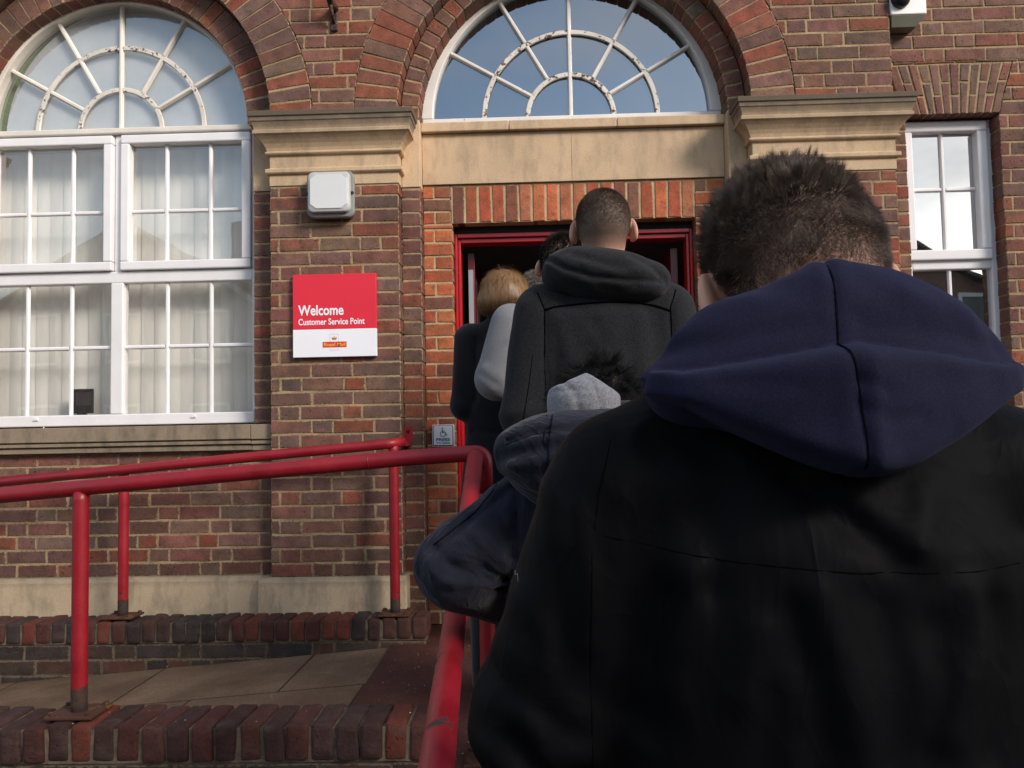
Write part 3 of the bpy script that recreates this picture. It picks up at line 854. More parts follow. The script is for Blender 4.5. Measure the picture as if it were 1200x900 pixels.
# stone capitals, mitred at their ends
def capital(x0, x1):
    prof = [(2.838, .002), (2.895, .002), (2.902, .016), (2.908, .021), (2.926, .021), (2.932, .006), (2.936, .001), (3.002, .001), (3.006, .016), (3.012, .021), (3.020, .021),
            (3.023, .012), (3.042, .018), (3.062, .029), (3.082, .045), (3.102, .066), (3.104, .073), (3.122, .073), (3.125, .066), (3.140, .069), (3.166, .079), (3.169, .084),
            (3.190, .084), (3.193, .091), (3.219, .094)]
    mb = MB()
    mb.loft([[(x0-p, YP-p, z), (x1+p, YP-p, z), (x1+p, YO+.10, z), (x0-p, YO+.10, z)] for z, p in prof])
    return mb.build('capital', CAPST, B, bevel=.002, segs=1)
for x in ((-1.405, -.71), (1.18, 1.93), (-4.10, -3.27)): capital(*x)
for (x0, x1) in ((-1.529, -1.408), (-.707, -.606), (1.076, 1.177), (-3.267, -3.146)):
    mb = MB(); mb.box(x0, x1, YO-.003, YI+.02, 2.842, ZS-.004); mb.build('impost_stone', STONE, B, bevel=.004)
# plain stone panel and its sill under the fanlight
for (x0, x1) in ((-.604, .2288), (.2302, 1.074)):
    mb = MB(); mb.box(x0, x1, YI-.012, YI+.2, 2.880, 3.166); mb.build('stone_panel', STONE, B, bevel=.0015)
for (x0, x1) in ((-.606, -.117), (-.114, .482), (.485, 1.077)):
    mb = MB(); mb.box(x0, x1, YI-.045, YI+.12, 3.169, 3.222); mb.build('fanlight_sill', STONE, B, bevel=.005)
# window sills, plinth
def sill(x0, x1, y, zt):
    mb = MB()
    for (za, zb, p) in ((zt-.078, zt, .062), (zt-.086, zt-.079, .046), (zt-.104, zt-.087, .054), (zt-.112, zt-.105, .034), (zt-.138, zt-.113, .040)):
        mb.box(x0, x1, y-p, y+.18, za-.001, zb)
    mb.build('window_sill', SILLST, B, bevel=.003)
sill(-3.27, -1.5275, YO, 1.562); sill(-1.525, -1.409, YO-.002, 1.560)
sill(2.02, 2.55, YO, 1.562)
for (x0, x1, y) in ((-4.3, -3.9, YO-.05), (-3.897, -1.470, YO-.055), (-1.467, -.690, YP-.030)):
    mb = MB()
    mb.loft([[(x0, y, .40), (x1, y, .40), (x1, YO+.1, .40), (x0, YO+.1, .40)], [(x0, y, .735), (x1, y, .735), (x1, YO+.1, .735), (x0, YO+.1, .735)],
             [(x0, y+.018, .756), (x1, y+.018, .756), (x1, YO+.1, .756), (x0, YO+.1, .756)]])
    mb.build('plinth', PLINTHST, B, bevel=.004)

# windows --------------------------------------------------------------------------------
def frame_rect(mb, x0, x1, z0, z1, w, y0, y1, m=0):
    mb.box(x0, x1, y0, y1, z0, z0+w, m); mb.box(x0, x1, y0, y1, z1-w, z1, m)
    mb.box(x0, x0+w, y0, y1, z0+w, z1-w, m); mb.box(x1-w, x1, y0, y1, z0+w, z1-w, m)
def pane(name, x0, x1, z0, z1, y, m, parent):
    mb = MB(); mb.add([(x0, y, z0), (x1, y, z0), (x1, y, z1), (x0, y, z1)], [(0, 1, 2, 3)]); return mb.build(name, m, parent, fixn=False)
def arc_pane(cx, cz, r, y, m, parent, n=48):
    mb = MB(); mb.add([(cx, y, cz)] + [(cx+r*math.cos(math.pi*i/n), y, cz+r*math.sin(math.pi*i/n)) for i in range(n+1)], [(0, i+1, i+2) for i in range(n)])
    return mb.build('pane', m, parent, fixn=False)
def bars(mb, vx, hz, x0, x1, z0, z1, y0, y1, w=.026):
    e = .003
    for x in vx:
        mb.add([(x-w/2, y1, z0), (x+w/2, y1, z0), (x+w/2, y1, z1), (x-w/2, y1, z1), (x-w/4, y0, z0), (x+w/4, y0, z0), (x+w/4, y0, z1), (x-w/4, y0, z1)],
               [(0, 1, 2, 3), (4, 7, 6, 5), (0, 4, 5, 1), (1, 5, 6, 2), (2, 6, 7, 3), (3, 7, 4, 0)])
    xs = [x0] + [v for v in vx] + [x1]
    for z in hz:
        for a, b in zip(xs[:-1], xs[1:]):
            a2 = a if a == x0 else a+w/2; b2 = b if b == x1 else b-w/2
            mb.add([(a2, y1, z-w/2), (b2, y1, z-w/2), (b2, y1, z+w/2), (a2, y1, z+w/2), (a2, y0+e, z-w/4), (b2, y0+e, z-w/4), (b2, y0+e, z+w/4), (a2, y0+e, z+w/4)],
                   [(0, 1, 2, 3), (4, 7, 6, 5), (0, 4, 5, 1), (1, 5, 6, 2), (2, 6, 7, 3), (3, 7, 4, 0)])

def fan_bars(cx, cz, rg, hubs, y0, y1, parent, mat_, matarc, w=.029):
    mb = MB()
    hub, mid = hubs
    for a in (30, 60, 90, 120, 150):
        c, q = math.cos(R(a)), math.sin(R(a)); r0 = hub+.012 if a != 90 else .002
        for (ra, rb) in ((r0, mid-.012 if a != 90 else rg), (mid+.012, rg)) if a != 90 else ((r0, rg),):
            p = []
            for (ww, yy) in ((w/2, y1), (w/4, y0)):
                for (rr, s) in ((ra, -1), (rb, -1), (rb, 1), (ra, 1)): p.append((cx+rr*c-s*ww*q, yy, cz+rr*q+s*ww*c))
            mb.add(p, [(0, 1, 2, 3), (4, 7, 6, 5), (0, 4, 5, 1), (1, 5, 6, 2), (2, 6, 7, 3), (3, 7, 4, 0)])
    mb.build('glazing_bar', mat_, parent, bevel=.002, segs=1)
    for rr in (hub, mid):
        mb = MB(); mb.arc(cx, cz, rr-w*.46, rr+w*.46, R(.5), R(179.5), y0+.004, y1-.001, 60)
        mb.build('curved_glazing_bar', matarc, parent, bevel=.003, segs=1)

# left window: two tiers of casements below a fan of panes
W = MB()
yf = 4.60
W.box(-3.115, -1.559, yf, yf+.07, 1.572, 1.634)                              # bottom rail
for x in (-3.115, ): W.box(x, x+.03, yf, yf+.07, 1.634, 3.219)
W.box(-1.571, -1.528, yf+.0, yf+.07, 1.634, 3.219)
W.box(-2.372, -2.302, yf-.002, yf+.07, 1.634, 2.372)
W.box(-2.358, -2.316, yf+.010, yf+.07, 2.437, 3.219)
W.box(-3.085, -1.571, yf+.001, yf+.07, 2.372, 2.437)
win = W.build('arched_window', UPVC, B, bevel=.006)
F_ = MB(); F_.box(-3.12, -1.552, yf-.018, yf+.06, 3.2235, 3.256)
F_.arc(CL, 3.250, .738, .800, R(.3), R(179.7), yf-.006, yf+.075, 60)
F_.build('arch_frame', CREAM, win, bevel=.006)
for (x0, x1) in ((-3.083, -2.361), (-2.313, -1.574)):
    s_ = MB(); frame_rect(s_, x0, x1, 2.440, 3.212, .050, yf-.022, yf+.04); sash = s_.build('sash', UPVC, win, bevel=.007)
for q_ in (((-2.065, -1.814), (2.780,), -2.263, -1.624, 2.490, 3.162, yf+.012, yf+.028), ((-2.858, -2.605), (2.780,), -3.033, -2.411, 2.490, 3.162, yf+.012, yf+.028),
           ((-2.062, -1.812), (2.010,), -2.302, -1.571, 1.634, 2.372, yf+.018, yf+.034), ((-2.862, -2.610), (2.010,), -3.085, -2.372, 1.634, 2.372, yf+.018, yf+.034)):
    mb = MB(); bars(mb, *q_); mb.build('glazing_bar', UPVC, win, bevel=.002, segs=1)
for x in (-2.79, -1.90):
    mb = MB(); mb.arc(x, 1.607, .002, .014, R(0), R(180), yf-.008, yf+.002, 10); mb.build('drain_cap', UPVC, win)
for (x0, x1, z0, z1) in ((-2.263, -1.624, 2.490, 3.162), (-3.033, -2.411, 2.490, 3.162), (-2.302, -1.571, 1.634, 2.372), (-3.085, -2.372, 1.634, 2.372)):
    pane('pane', x0-.004, x1+.004, z0-.004, z1+.004, yf+.030, GLASSL, win)
arc_pane(CL, 3.252, .745, yf+.045, GLASSA, win)
fan_bars(CL, 3.256, .738, (.238, .482), yf+.022, yf+.042, win, CREAM, FLAKYARC)

# fanlight over the door
yc = 4.655
F_ = MB(); F_.box(CC-.843, CC+.843, yc-.02, yc+.06, 3.2245, 3.272); F_.arc(CC, 3.272, .782, .850, R(0.2), R(179.8), yc-.014, yc+.06, 64)
fl = F_.build('fanlight_window', FLAKY, B, bevel=.006)
arc_pane(CC, 3.270, .79, yc+.03, GLASSC, fl)
fan_bars(CC, 3.273, .783, (.245, .492), yc+.004, yc+.026, fl, FLAKY, FLAKYARC)

# narrow window on the right
W = MB(); yr = 4.60
frame_rect(W, 2.036, 2.553, 1.572, 3.163, .045, yr, yr+.07); W.box(2.081, 2.508, yr+.002, yr+.07, 2.335, 2.392)
rw = W.build('side_window', UPVC, B, bevel=.006)
s_ = MB(); frame_rect(s_, 2.046, 2.508, 2.384, 3.152, .056, yr-.022, yr+.04); s_.build('sash', UPVC, rw, bevel=.007)
mb = MB(); bars(mb, (2.277,), (2.782,), 2.102, 2.452, 2.44, 3.096, yr+.012, yr+.028); mb.build('glazing_bar', UPVC, rw, bevel=.002, segs=1)
mb = MB(); bars(mb, (2.290,), (1.98,), 2.081, 2.508, 1.617, 2.335, yr+.018, yr+.034); mb.build('glazing_bar', UPVC, rw, bevel=.002, segs=1)
pane('pane', 2.098, 2.456, 2.436, 3.10, yr+.030, GLASSR, rw); pane('pane', 2.078, 2.511, 1.614, 2.338, yr+.030, GLASSR, rw)

# rooms behind the glass
mb = MB()
mb.box(-3.25, -1.45, 5.45, 5.5, 1.3, 4.3); mb.box(-3.3, -3.26, 4.70, 5.45, 1.3, 4.3); mb.box(-1.44, -1.40, 4.70, 5.45, 1.3, 4.3); mb.box(-3.3, -1.4, 4.70, 5.5, 4.31, 4.35); mb.box(-3.3, -1.4, 4.70, 5.5, 1.25, 1.29)
mb.build('room_wall', INTPALE, B)
mb = MB(); mb.arc(CL, 3.256, .002, .80, R(0), R(180), 4.70, 4.74, 48); mb.build('arch_reveal', INTGREEN, B)
mb = MB(); mb.arc(CL+.085, 3.24, .002, .775, R(0), R(180), 4.667, 4.69, 48); mb.build('arch_backing', INTPALE, B)
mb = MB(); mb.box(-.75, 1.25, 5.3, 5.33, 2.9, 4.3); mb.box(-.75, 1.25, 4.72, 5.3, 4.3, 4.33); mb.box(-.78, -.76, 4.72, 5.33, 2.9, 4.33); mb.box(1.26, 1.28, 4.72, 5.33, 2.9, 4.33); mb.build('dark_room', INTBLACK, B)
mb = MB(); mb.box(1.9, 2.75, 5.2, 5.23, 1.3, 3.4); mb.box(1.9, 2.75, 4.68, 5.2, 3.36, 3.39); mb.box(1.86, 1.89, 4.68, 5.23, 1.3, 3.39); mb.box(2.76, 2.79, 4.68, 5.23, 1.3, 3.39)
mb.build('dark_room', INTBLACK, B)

# door opening: frame, two leaves folded inwards, corridor
df = MB()
y0 = YI+.085
for (w_, hz_, yy) in ((.0, 0, 0), (.017, .026, .022)):
    x0, x1, zt = -.440+w_, .904-w_, 2.622-hz_
    df.box(x0, x0+.016, y0+yy, y0+.12, LZ, zt); df.box(x1-.016, x1, y0+yy, y0+.12, LZ, zt); df.box(x0+.016, x1-.016, y0+yy, y0+.12, zt-.025, zt)
dfo = df.build('door_frame', DOORRED, B, bevel=.004)
mb = MB(); mb.box(-.440, .904, y0+.01, y0+.12, 2.6255, 2.664); mb.build('head_shadow_strip', INTBLACK, B)  # black strip paints the shadow gap above the red frame
mb = MB()
mb.box(.80, .842, 4.83, 5.50, LZ+.01, 2.54); mb.box(.786, .799, 4.90, 5.43, 1.55, 2.42)
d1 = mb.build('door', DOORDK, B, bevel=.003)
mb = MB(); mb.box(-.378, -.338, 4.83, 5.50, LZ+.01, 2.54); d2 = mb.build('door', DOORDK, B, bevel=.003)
mb = MB(); mb.box(-.374, -.346, 4.820, 4.829, 1.1, 2.44); mb.build('door_edge', STEEL, d2)
mb = MB(); mb.tube([(-.30, 5.48, .95), (-.30, 5.48, 2.3)], .011, 10); mb.build('pull_handle', STEEL, d2, True)
mb = MB(); mb.box(-.335, -.333, 4.93, 5.40, 1.2, 2.40); mb.build('door_glass', GLASSL, d2)
mb = MB()
mb.box(-.80, -.77, 4.83, 9.0, LZ, 3.0); mb.box(1.30, 1.33, 4.83, 9.0, LZ, 3.0); mb.box(-.80, 1.33, 4.83, 9.0, 2.86, 2.89); mb.box(-.80, 1.33, 9.0, 9.03, LZ, 3.0); mb.box(-.80, 1.33, 4.861, 9.0, LZ-.03, LZ-.004)
mb.box(-.77, -.445, 4.831, 4.86, LZ, 2.86); mb.box(.909, 1.30, 4.831, 4.86, LZ, 2.86); mb.box(-.445, .909, 4.831, 4.86, 2.67, 2.86)
mb.build('corridor', INTDARK, B)

# ------------------------------------------------------------------ things on the facade
def rr_loop(cx, cz, hw, hh, r, y, n=6):
    out = []
    for (sx, sz, a0) in ((1, -1, -90), (1, 1, 0), (-1, 1, 90), (-1, -1, 180)):
        for k in range(n+1):
            a = R(a0 + 90*k/n); out.append((cx+sx*(hw-r)+r*math.cos(a), y, cz+sz*(hh-r)+r*math.sin(a)))
    return out
def rr_solid(name, cx, cz, prof, m, parent=None, smooth=False):
    """prof rows: (half width, half height, corner radius, y) from the wall outwards"""
    mb = MB(); mb.loft([rr_loop(cx, cz, *p) for p in prof]); return mb.build(name, m, parent, smooth)

# bulkhead lamp
cx, cz = -1.061, 2.767
L_ = thing('wall_lamp', 'square grey bulkhead lamp with milky white cover on the brick pilaster above the sign', 'lamp', (cx, YP, cz-.12))
rr_solid('casting', cx, cz, [(.116, .116, .03, YP-.001), (.120, .120, .034, YP-.02), (.126, .124, .036, YP-.045), (.126, .124, .036, YP-.060), (.121, .119, .034, YP-.066), (.114, .112, .03, YP-.067)], LAMPGREY, L_)
rr_solid('cover', cx-.002, cz+.006, [(.112, .108, .028, YP-.064), (.112, .108, .028, YP-.085), (.108, .104, .03, YP-.094), (.098, .092, .034, YP-.0985), (.090, .084, .036, YP-.0988)], LAMPLENS, L_)
mb = MB()
o8 = [(math.copysign(a, s), math.copysign(b, q)) for (a, b, s, q) in ((.098, .066, 1, -1), (.098, .066, 1, 1), (.066, .09, 1, 1), (.066, .09, -1, 1), (.098, .066, -1, 1), (.098, .066, -1, -1), (.066, .09, -1, -1), (.066, .09, 1, -1))]
mb.prism([(cx-.002+x, cz+.006+z) for x, z in o8], YP-.1025, YP-.0985); mb.build('cover_facet', LAMPIN, L_, bevel=.001)
for s in (-1, 1):
    mb = MB(); mb.arc(cx+s*.117, cz+.004, .001, .008, 0, 2*math.pi, YP-.074, YP-.06, 10); mb.build('screw', BLACKPL, L_)

# writing
def text_obj(name, s, x0, x1, zb, zcap, y, m, parent, bold=0.0, capchar='W'):
    def geo(body):
        cu = bpy.data.curves.new('t', 'FONT'); cu.body = body; cu.size = 1.0; cu.offset = bold; cu.resolution_u = 4
        ob = bpy.data.objects.new('t', cu); COL.objects.link(ob)
        dg = bpy.context.evaluated_depsgraph_get(); me = ob.evaluated_get(dg).to_mesh()
        V = np.array([v.co[:] for v in me.vertices]); P = [tuple(p.vertices) for p in me.polygons]
        ob.evaluated_get(dg).to_mesh_clear(); bpy.data.objects.remove(ob); bpy.data.curves.remove(cu)
        return V, P
    V, P = geo(s); H = geo(capchar)[0][:, 1].max()
    sx = (x1-x0)/(V[:, 0].max()-V[:, 0].min()); sz = (zcap-zb)/H
    mb = MB(); mb.add([(x0+(v[0]-V[:, 0].min())*sx, y, zb+v[1]*sz) for v in V], P)
    return mb.build(name, m, parent, fixn=False)

S_ = thing('sign_board', 'square red and white welcome sign fixed on the brick pilaster', 'sign', (-1.053, YP-.006, 1.907))
mb = MB(); mb.box(-1.276, -.831, YP-.028, YP-.004, 2.0548, 2.3485); mb.build('red_panel', SIGNRED, S_, bevel=.0015, segs=1)
mb = MB(); mb.box(-1.276, -.831, YP-.028, YP-.004, 1.9070, 2.0545); mb.build('white_panel', SIGNWHITE, S_, bevel=.0015, segs=1)
ys_ = YP-.0292
text_obj('lettering', 'Welcome', -1.247, -1.005, 2.131, 2.184, ys_, SIGNWHITE, S_, .024)
text_obj('lettering', 'Customer Service Point', -1.246, -.893, 2.079, 2.112, ys_, SIGNWHITE, S_, .018, 'C')
lb = MB(); lb.box(-1.117, -.990, ys_, ys_+.001, 1.9575, 1.9875); band = lb.build('logo_band', SIGNBAND, S_)
text_obj('logo_lettering', 'Royal Mail', -1.110, -.997, 1.9650, 1.9815, ys_-.0008, SIGNYEL, band, .012, 'R')
mb = MB(); x0, x1 = -1.079, -1.032
for (a, b, c, d) in ((x0, x1, 2.0265, 2.0280), (x0, x0+.0015, 1.988, 2.0265), (x1-.0015, x1, 1.988, 2.0265), (x0, x0+.0015, 1.944, 1.988), (x1-.0015, x1, 1.944, 1.988), (x0, x1, 1.943, 1.9445)): mb.box(a, b, ys_, ys_+.001, c, d)
mb.build('logo_frame', SIGNFAINT, S_)
mb = MB(); cx = -1.0555; zb = 1.998
mb.prism([(cx-.011, zb), (cx+.011, zb), (cx+.0115, zb+.004), (cx-.0115, zb+.004)], ys_, ys_+.001)
for k in (-1, 0, 1): mb.prism([(cx+k*.0075-.0036, zb+.0042), (cx+k*.0075+.0036, zb+.0042), (cx+k*.010+.0042, zb+.0105), (cx+k*.010, zb+.0135), (cx+k*.010-.0042, zb+.0105)], ys_, ys_+.001)
mb.arc(cx, zb+.0165, .0003, .0022, 0, 2*math.pi, ys_, ys_+.001, 8)
mb.build('crown_emblem', SIGNGOLD, S_)

# push plate
P_ = thing('push_button', 'small square silver press to open plate with wheelchair symbol beside the door', 'button', (-.509, YI, 1.418))
cx, cz = -.509, 1.479
rr_solid('button_box', cx, cz, [(.061, .061, .007, YI-.0005), (.061, .061, .007, YI-.022), (.058, .058, .006, YI-.024)], PLATE, P_)
rr_solid('button_gap', cx+.001, cz, [(.0555, .0565, .006, YI-.0238), (.0555, .0565, .006, YI-.0250)], PLATEDK, P_)
rr_solid('button_face', cx, cz+.001, [(.0515, .0525, .005, YI-.0248), (.0515, .0525, .005, YI-.0290), (.050, .051, .004, YI-.030)], PLATE, P_)
yb = YI-.0312
text_obj('lettering', 'PRESS', cx-.037, cx+.037, cz-.028, cz-.0125, yb, PLATEBLUE, P_, .03, 'P')
text_obj('lettering', 'TO OPEN', cx-.035, cx+.037, cz-.0445, cz-.0345, yb, PLATEBLUE, P_, .02, 'T')
mb = MB()
mb.arc(cx-.003, cz+.042, .0004, .0042, 0, 2*math.pi, yb, yb+.001, 12)
mb.arc(cx, cz+.010, .0125, .0162, R(110), R(385), yb, yb+.001, 22)
mb.box(cx-.0052, cx-.0012, yb, yb+.001, cz+.016, cz+.037); mb.box(cx-.0012, cx+.010, yb, yb+.001, cz+.024, cz+.0275)
mb.prism([(cx-.001, cz+.0165), (cx+.0115, cz+.0165), (cx+.0190, cz+.0015), (cx+.0225, cz+.0030), (cx+.0140, cz+.0203), (cx-.001, cz+.0203)], yb, yb+.0012)
mb.prism([(cx+.0195, cz+.0012), (cx+.0265, cz+.0040), (cx+.0258, cz+.0066), (cx+.0180, cz+.0040)], yb+.0002, yb+.0014)
mb.build('wheelchair_symbol', PLATEBLUE, P_, fixn=True)

# lantern bracket
I_ = thing('iron_bracket', 'rusting black iron hook bracket on the brickwork between the two round arches', 'bracket', (-1.047, YP, 3.72))
mb = MB(); rr_solid('bracket_plate', -1.047, 3.752, [(.019, .072, .008, YP-.001), (.019, .072, .008, YP-.012), (.015, .068, .006, YP-.015)], IRON, I_)
mb.tube([(-1.047, YP-.01, 3.80), (-1.047, YP-.06, 3.80), (-1.047, YP-.11, 3.815), (-1.047, YP-.15, 3.86), (-1.047, YP-.16, 3.93), (-1.047, YP-.14, 3.99), (-1.047, YP-.09, 4.0)], [.024, .022, .02, .018, .016, .014, .012], 12)
mb.tube([(-1.047, YP-.015, 3.72), (-1.047, YP-.06, 3.755), (-1.047, YP-.085, 3.80)], .009, 10)
mb.build('bracket_arm', IRON, I_, True)

# white box with a dark dome
X_ = thing('alarm_box', 'white box with round black dome underside high on the brick wall at right', 'box', (2.0, YO, 3.59))
mb = MB()
mb.loft([[(1.945, YO-.01, 3.612), (2.075, YO-.01, 3.612), (2.075, YO-.08, 3.612), (1.945, YO-.08, 3.612)], [(1.936, YO-.002, 3.668), (2.120, YO-.002, 3.668), (2.120, YO-.108, 3.668), (1.936, YO-.108, 3.668)]])
mb.build('underside', BOXUNDER, X_, bevel=.003)
mb = MB(); mb.box(1.934, 2.122, YO-.112, YO-.001, 3.6685, 3.88); mb.build('case', BOXWHITE, X_, bevel=.006)
mb = MB(); n_ = 20
prof = [(.049, 0), (.049, .012), (.046, .024), (.036, .036), (.020, .043), (.004, .045)]
vs = [(1.984+r*math.cos(2*math.pi*k/n_), YO-.112-d, 3.748+r*math.sin(2*math.pi*k/n_)) for r, d in prof for k in range(n_)]
fs = [(i*n_+k, i*n_+(k+1) % n_, (i+1)*n_+(k+1) % n_, (i+1)*n_+k) for i in range(len(prof)-1) for k in range(n_)] + [tuple(range((len(prof)-1)*n_, len(prof)*n_))]
mb.add(vs, fs); mb.build('dome', BLACKPL, X_, True)

# blinds and the small dark box on the inner sill
V_ = thing('window_blind', 'cream vertical blind hanging inside the arched window on the left', 'blind', (-2.34, 4.78, 1.6))
mb = MB()
x = -3.10; k = 0
while x < -1.56:
    wv = .089; a = R(random.uniform(2, 9)); bend = random.uniform(-.004, .004)
    for (z0, z1) in ((2.43, 3.19), (1.62, 2.42)):
        c, s = math.cos(a)*wv/2, math.sin(a)*wv/2
        rows = 4
        vs = []
        for i in range(rows+1):
            z = z0+(z1-z0)*i/rows
            for t in (-1, -.5, 0, .5, 1): vs.append((x+t*c+bend*math.sin(i), 4.79+t*s-.006*(1-t*t), z))
        mb.add(vs, [(r*5+q, r*5+q+1, r*5+q+6, r*5+q+5) for r in range(rows) for q in range(4)])
    x += .078; k += 1
mb.build('slats', BLIND, V_, True, fixn=False)
mb = MB(); mb.box(-3.13, -1.53, 4.76, 4.82, 3.195, 3.22); mb.build('head_rail', UPVC, V_, bevel=.003)
D_ = thing('desk_monitor', 'small dark box standing behind the lower left window pane', 'monitor', (-2.60, 4.71, 1.60))
mb = MB(); mb.box(-2.655, -2.515, 4.685, 4.70, 1.645, 1.785); mb.build('casing', BLACKPL, D_, bevel=.006)
mb = MB(); mb.box(-2.615, -2.525, 4.6835, 4.6848, 1.69, 1.765); mb.build('screen', m_plain('dim_screen', (.05, .04, .04), .3, .4, 8), D_)
mb = MB(); mb.box(-2.61, -2.56, 4.685, 4.71, 1.60, 1.645); mb.box(-2.64, -2.53, 4.678, 4.72, 1.572, 1.6); mb.build('stand', BLACKPL, D_, bevel=.003)

# ------------------------------------------------------------------ kerb walls
def kerb(name, label, x0, x1, y0, y1, zt, hgt, below):
    K = thing(name, label, 'kerb', ((x0+x1)/2, (y0+y1)/2, GZ))
    Vs = []; Fs = []; C = []; x = x1; off = 0
    while x > x0:
        w_ = .067 + random.uniform(-.003, .004)
        dz, dy = random.uniform(-.004, .003), random.uniform(-.006, .005)
        v, f = rbox(x-w_, x, y0+dy, y1+dy*.3, zt-hgt+dz, zt+dz, .011, 7, .0014)
        # slight lean
        v[:, 0] += (v[:, 2]-zt)*random.uniform(-.04, .04) + (v[:, 1]-y0)*random.uniform(-.02, .02)
        Vs.append(v); Fs.append(f+off); off += len(v); C += [pick(PALK)]*len(v); x -= w_ + .0085
    Vn = np.concatenate(Vs)
    mesh_np('coping_bricks', Vn, np.concatenate(Fs), KERBB, K, True, attrs={'tint': np.array(C), 'edge': np.zeros(len(Vn))})
    mb = MB(); mb.box(x0, x1-.006, y0+.009, y1-.012, zt-hgt-.004, zt-.012); mb.build('mortar_bed', KMORT, K)
    wb = WB([((.085, .055, .042), 3), ((.06, .045, .04), 3), ((.12, .055, .036), 2)])
    wb.zone(x0, x1-.004, below, zt-hgt-.004, y0+.012, base=zt-hgt-.004-.075*12, mdepth=y1-y0-.04, depth=.09)
    wb.build('wall_face', K, [KERBB, KMORT])
    return K
kerb('brick_kerb', 'low brick kerb wall with rounded edge bricks along the building side of the ramp', -4.1, -.565, 4.185, 4.365, .582, .105, .02)
kerb('brick_kerb', 'low brick kerb wall with rounded edge bricks at the front of the ramp', -4.1, -.345, 2.625, 2.835, .603, .112, .02)

# ------------------------------------------------------------------ rails
def arcpath(pts, r, n=7):
    P = [Vector(p) for p in pts]; out = [P[0]]
    for a, b, c in zip(P[:-2], P[1:-1], P[2:]):
        u, v = (a-b).normalized(), (c-b).normalized(); d = min(r, (a-b).length*.45, (c-b).length*.45)
        p, q = b+u*d, b+v*d
        for i in range(n+1):
            t = i/n; out.append(p*(1-t)**2 + b*2*t*(1-t) + q*t*t)
    return out + [P[-1]]
def post(parent, x, y, z0, z1, plate=True, r=.0255):
    mb = MB(); n = 24; zz = [z0+(z1-z0)*i/n for i in range(n+1)]
    mb.tube([(x, y, z) for z in zz], r, 16, a=[max(0, 1-(z-z0)/.19) for z in zz]); mb.build('post', RAIL, parent, True, attr='rust')
    if plate:
        mb = MB(); mb.box(x-.078, x+.078, y-.070, y+.070, z0-.002, z0+.009); p = mb.build('base_plate', RUSTP, parent, bevel=.003)
        for sx in (-1, 1):
            for sy in (-1, 1): mb = MB(); mb.add(*hexnut(x+sx*.062, y+sy*.052, z0+.009)); mb.build('bolt', RUSTP, p)
def hexnut(x, y, z):
    vs = [(x+.011*math.cos(R(60*k)), y+.011*math.sin(R(60*k)), z+h) for h in (0, .009) for k in range(6)]
    return vs, [(k, (k+1) % 6, 6+(k+1) % 6, 6+k) for k in range(6)] + [tuple(range(6, 12)), tuple(range(5, -1, -1))]
yk = 2.73
H1 = thing('handrail', 'red tubular handrail on the front kerb that turns down the entrance steps', 'handrail', (-1.5, yk, .603))
XC = -.192
fr = lambda x: 1.428 + (x+.30)*.0735
mb = MB()
pt = arcpath([(-4.0, yk, fr(-4.0)), (-.42, yk, 1.418), (XC+.022, yk, 1.430), (XC+.022, yk, 1.30)], .034, 7)
mb.tube(pt, .0265, 18, caps=True)
mb.build('top_rail', RAIL, H1, True)
mb = MB()
stair = arcpath([(XC-.006, yk-.010, 1.424), (XC-.008, 2.02, 1.075), (-.150, 1.20, 1.030), (-.128, .86, 1.015), (-.118, .72, .95), (-.118, .70, .30)], .13, 7)
dense = []
for a, b in zip(stair[:-1], stair[1:]):
    k = max(1, int((b-a).length/.02))
    dense += [a+(b-a)*i/k for i in range(k)]
dense.append(stair[-1])
wear = [.36*math.exp(-((p.y-2.50)/.07)**2) + .44*math.exp(-((p.y-1.62)/.05)**2) + .42*math.exp(-((p.y-1.30)/.06)**2) + .14 for p in dense]
mb.tube(dense, .0262, 18, a=wear); mb.build('stair_rail', RAIL, H1, True, attr='rust')
mb = MB(); mb.tube([(-.55, yk, fr(-.55)-.0-.0015), (-.546, yk, fr(-.546)-.0015)], .0278, 18); mb.build('joint_collar', RAIL, H1, True)
post(H1, -1.503, yk, .612, fr(-1.503)-.012)
post(H1, -3.3, yk, .612, fr(-3.3)-.012)
post(H1, XC+.022, yk, LZ+.002, 1.31)
post(H1, -.118, .70, GZ+.002, .31)
H2 = thing('handrail', 'red tubular handrail along the building side of the ramp bolted to the brick pilaster', 'handrail', (-2.1, 4.18, .582))
y2 = 4.235
fr2 = lambda x: 1.452 + (x+.677)*.0790
mb = MB(); mb.tube(arcpath([(-4.0, y2, fr2(-4.0)), (-1.2, y2, fr2(-1.2)), (-.735, y2, fr2(-.735)-.002), (-.690, YP-.09, 1.452)], .03, 4), .0262, 16); mb.build('top_rail', RAIL, H2, True)
post(H2, -2.125, y2+.03, .592, fr2(-2.125)); post(H2, -.728, y2+.02, .590, fr2(-.728)); post(H2, -3.7, y2+.02, .592, fr2(-3.7))
mb = MB(); mb.box(-.712, -.664, YP-.012+.11, YP+.1, 1.45, 1.53); mb.box(-.705, -.671, YP-.10, YP+.099, 1.430, 1.455); mb.build('wall_bracket', RAIL, H2, bevel=.004)
mb = MB(); mb.arc(-.688, 1.505, .0005, .008, 0, 6.283, YP+.092, YP+.1, 8); mb.build('bracket_bolt', BLACKPL, H2)

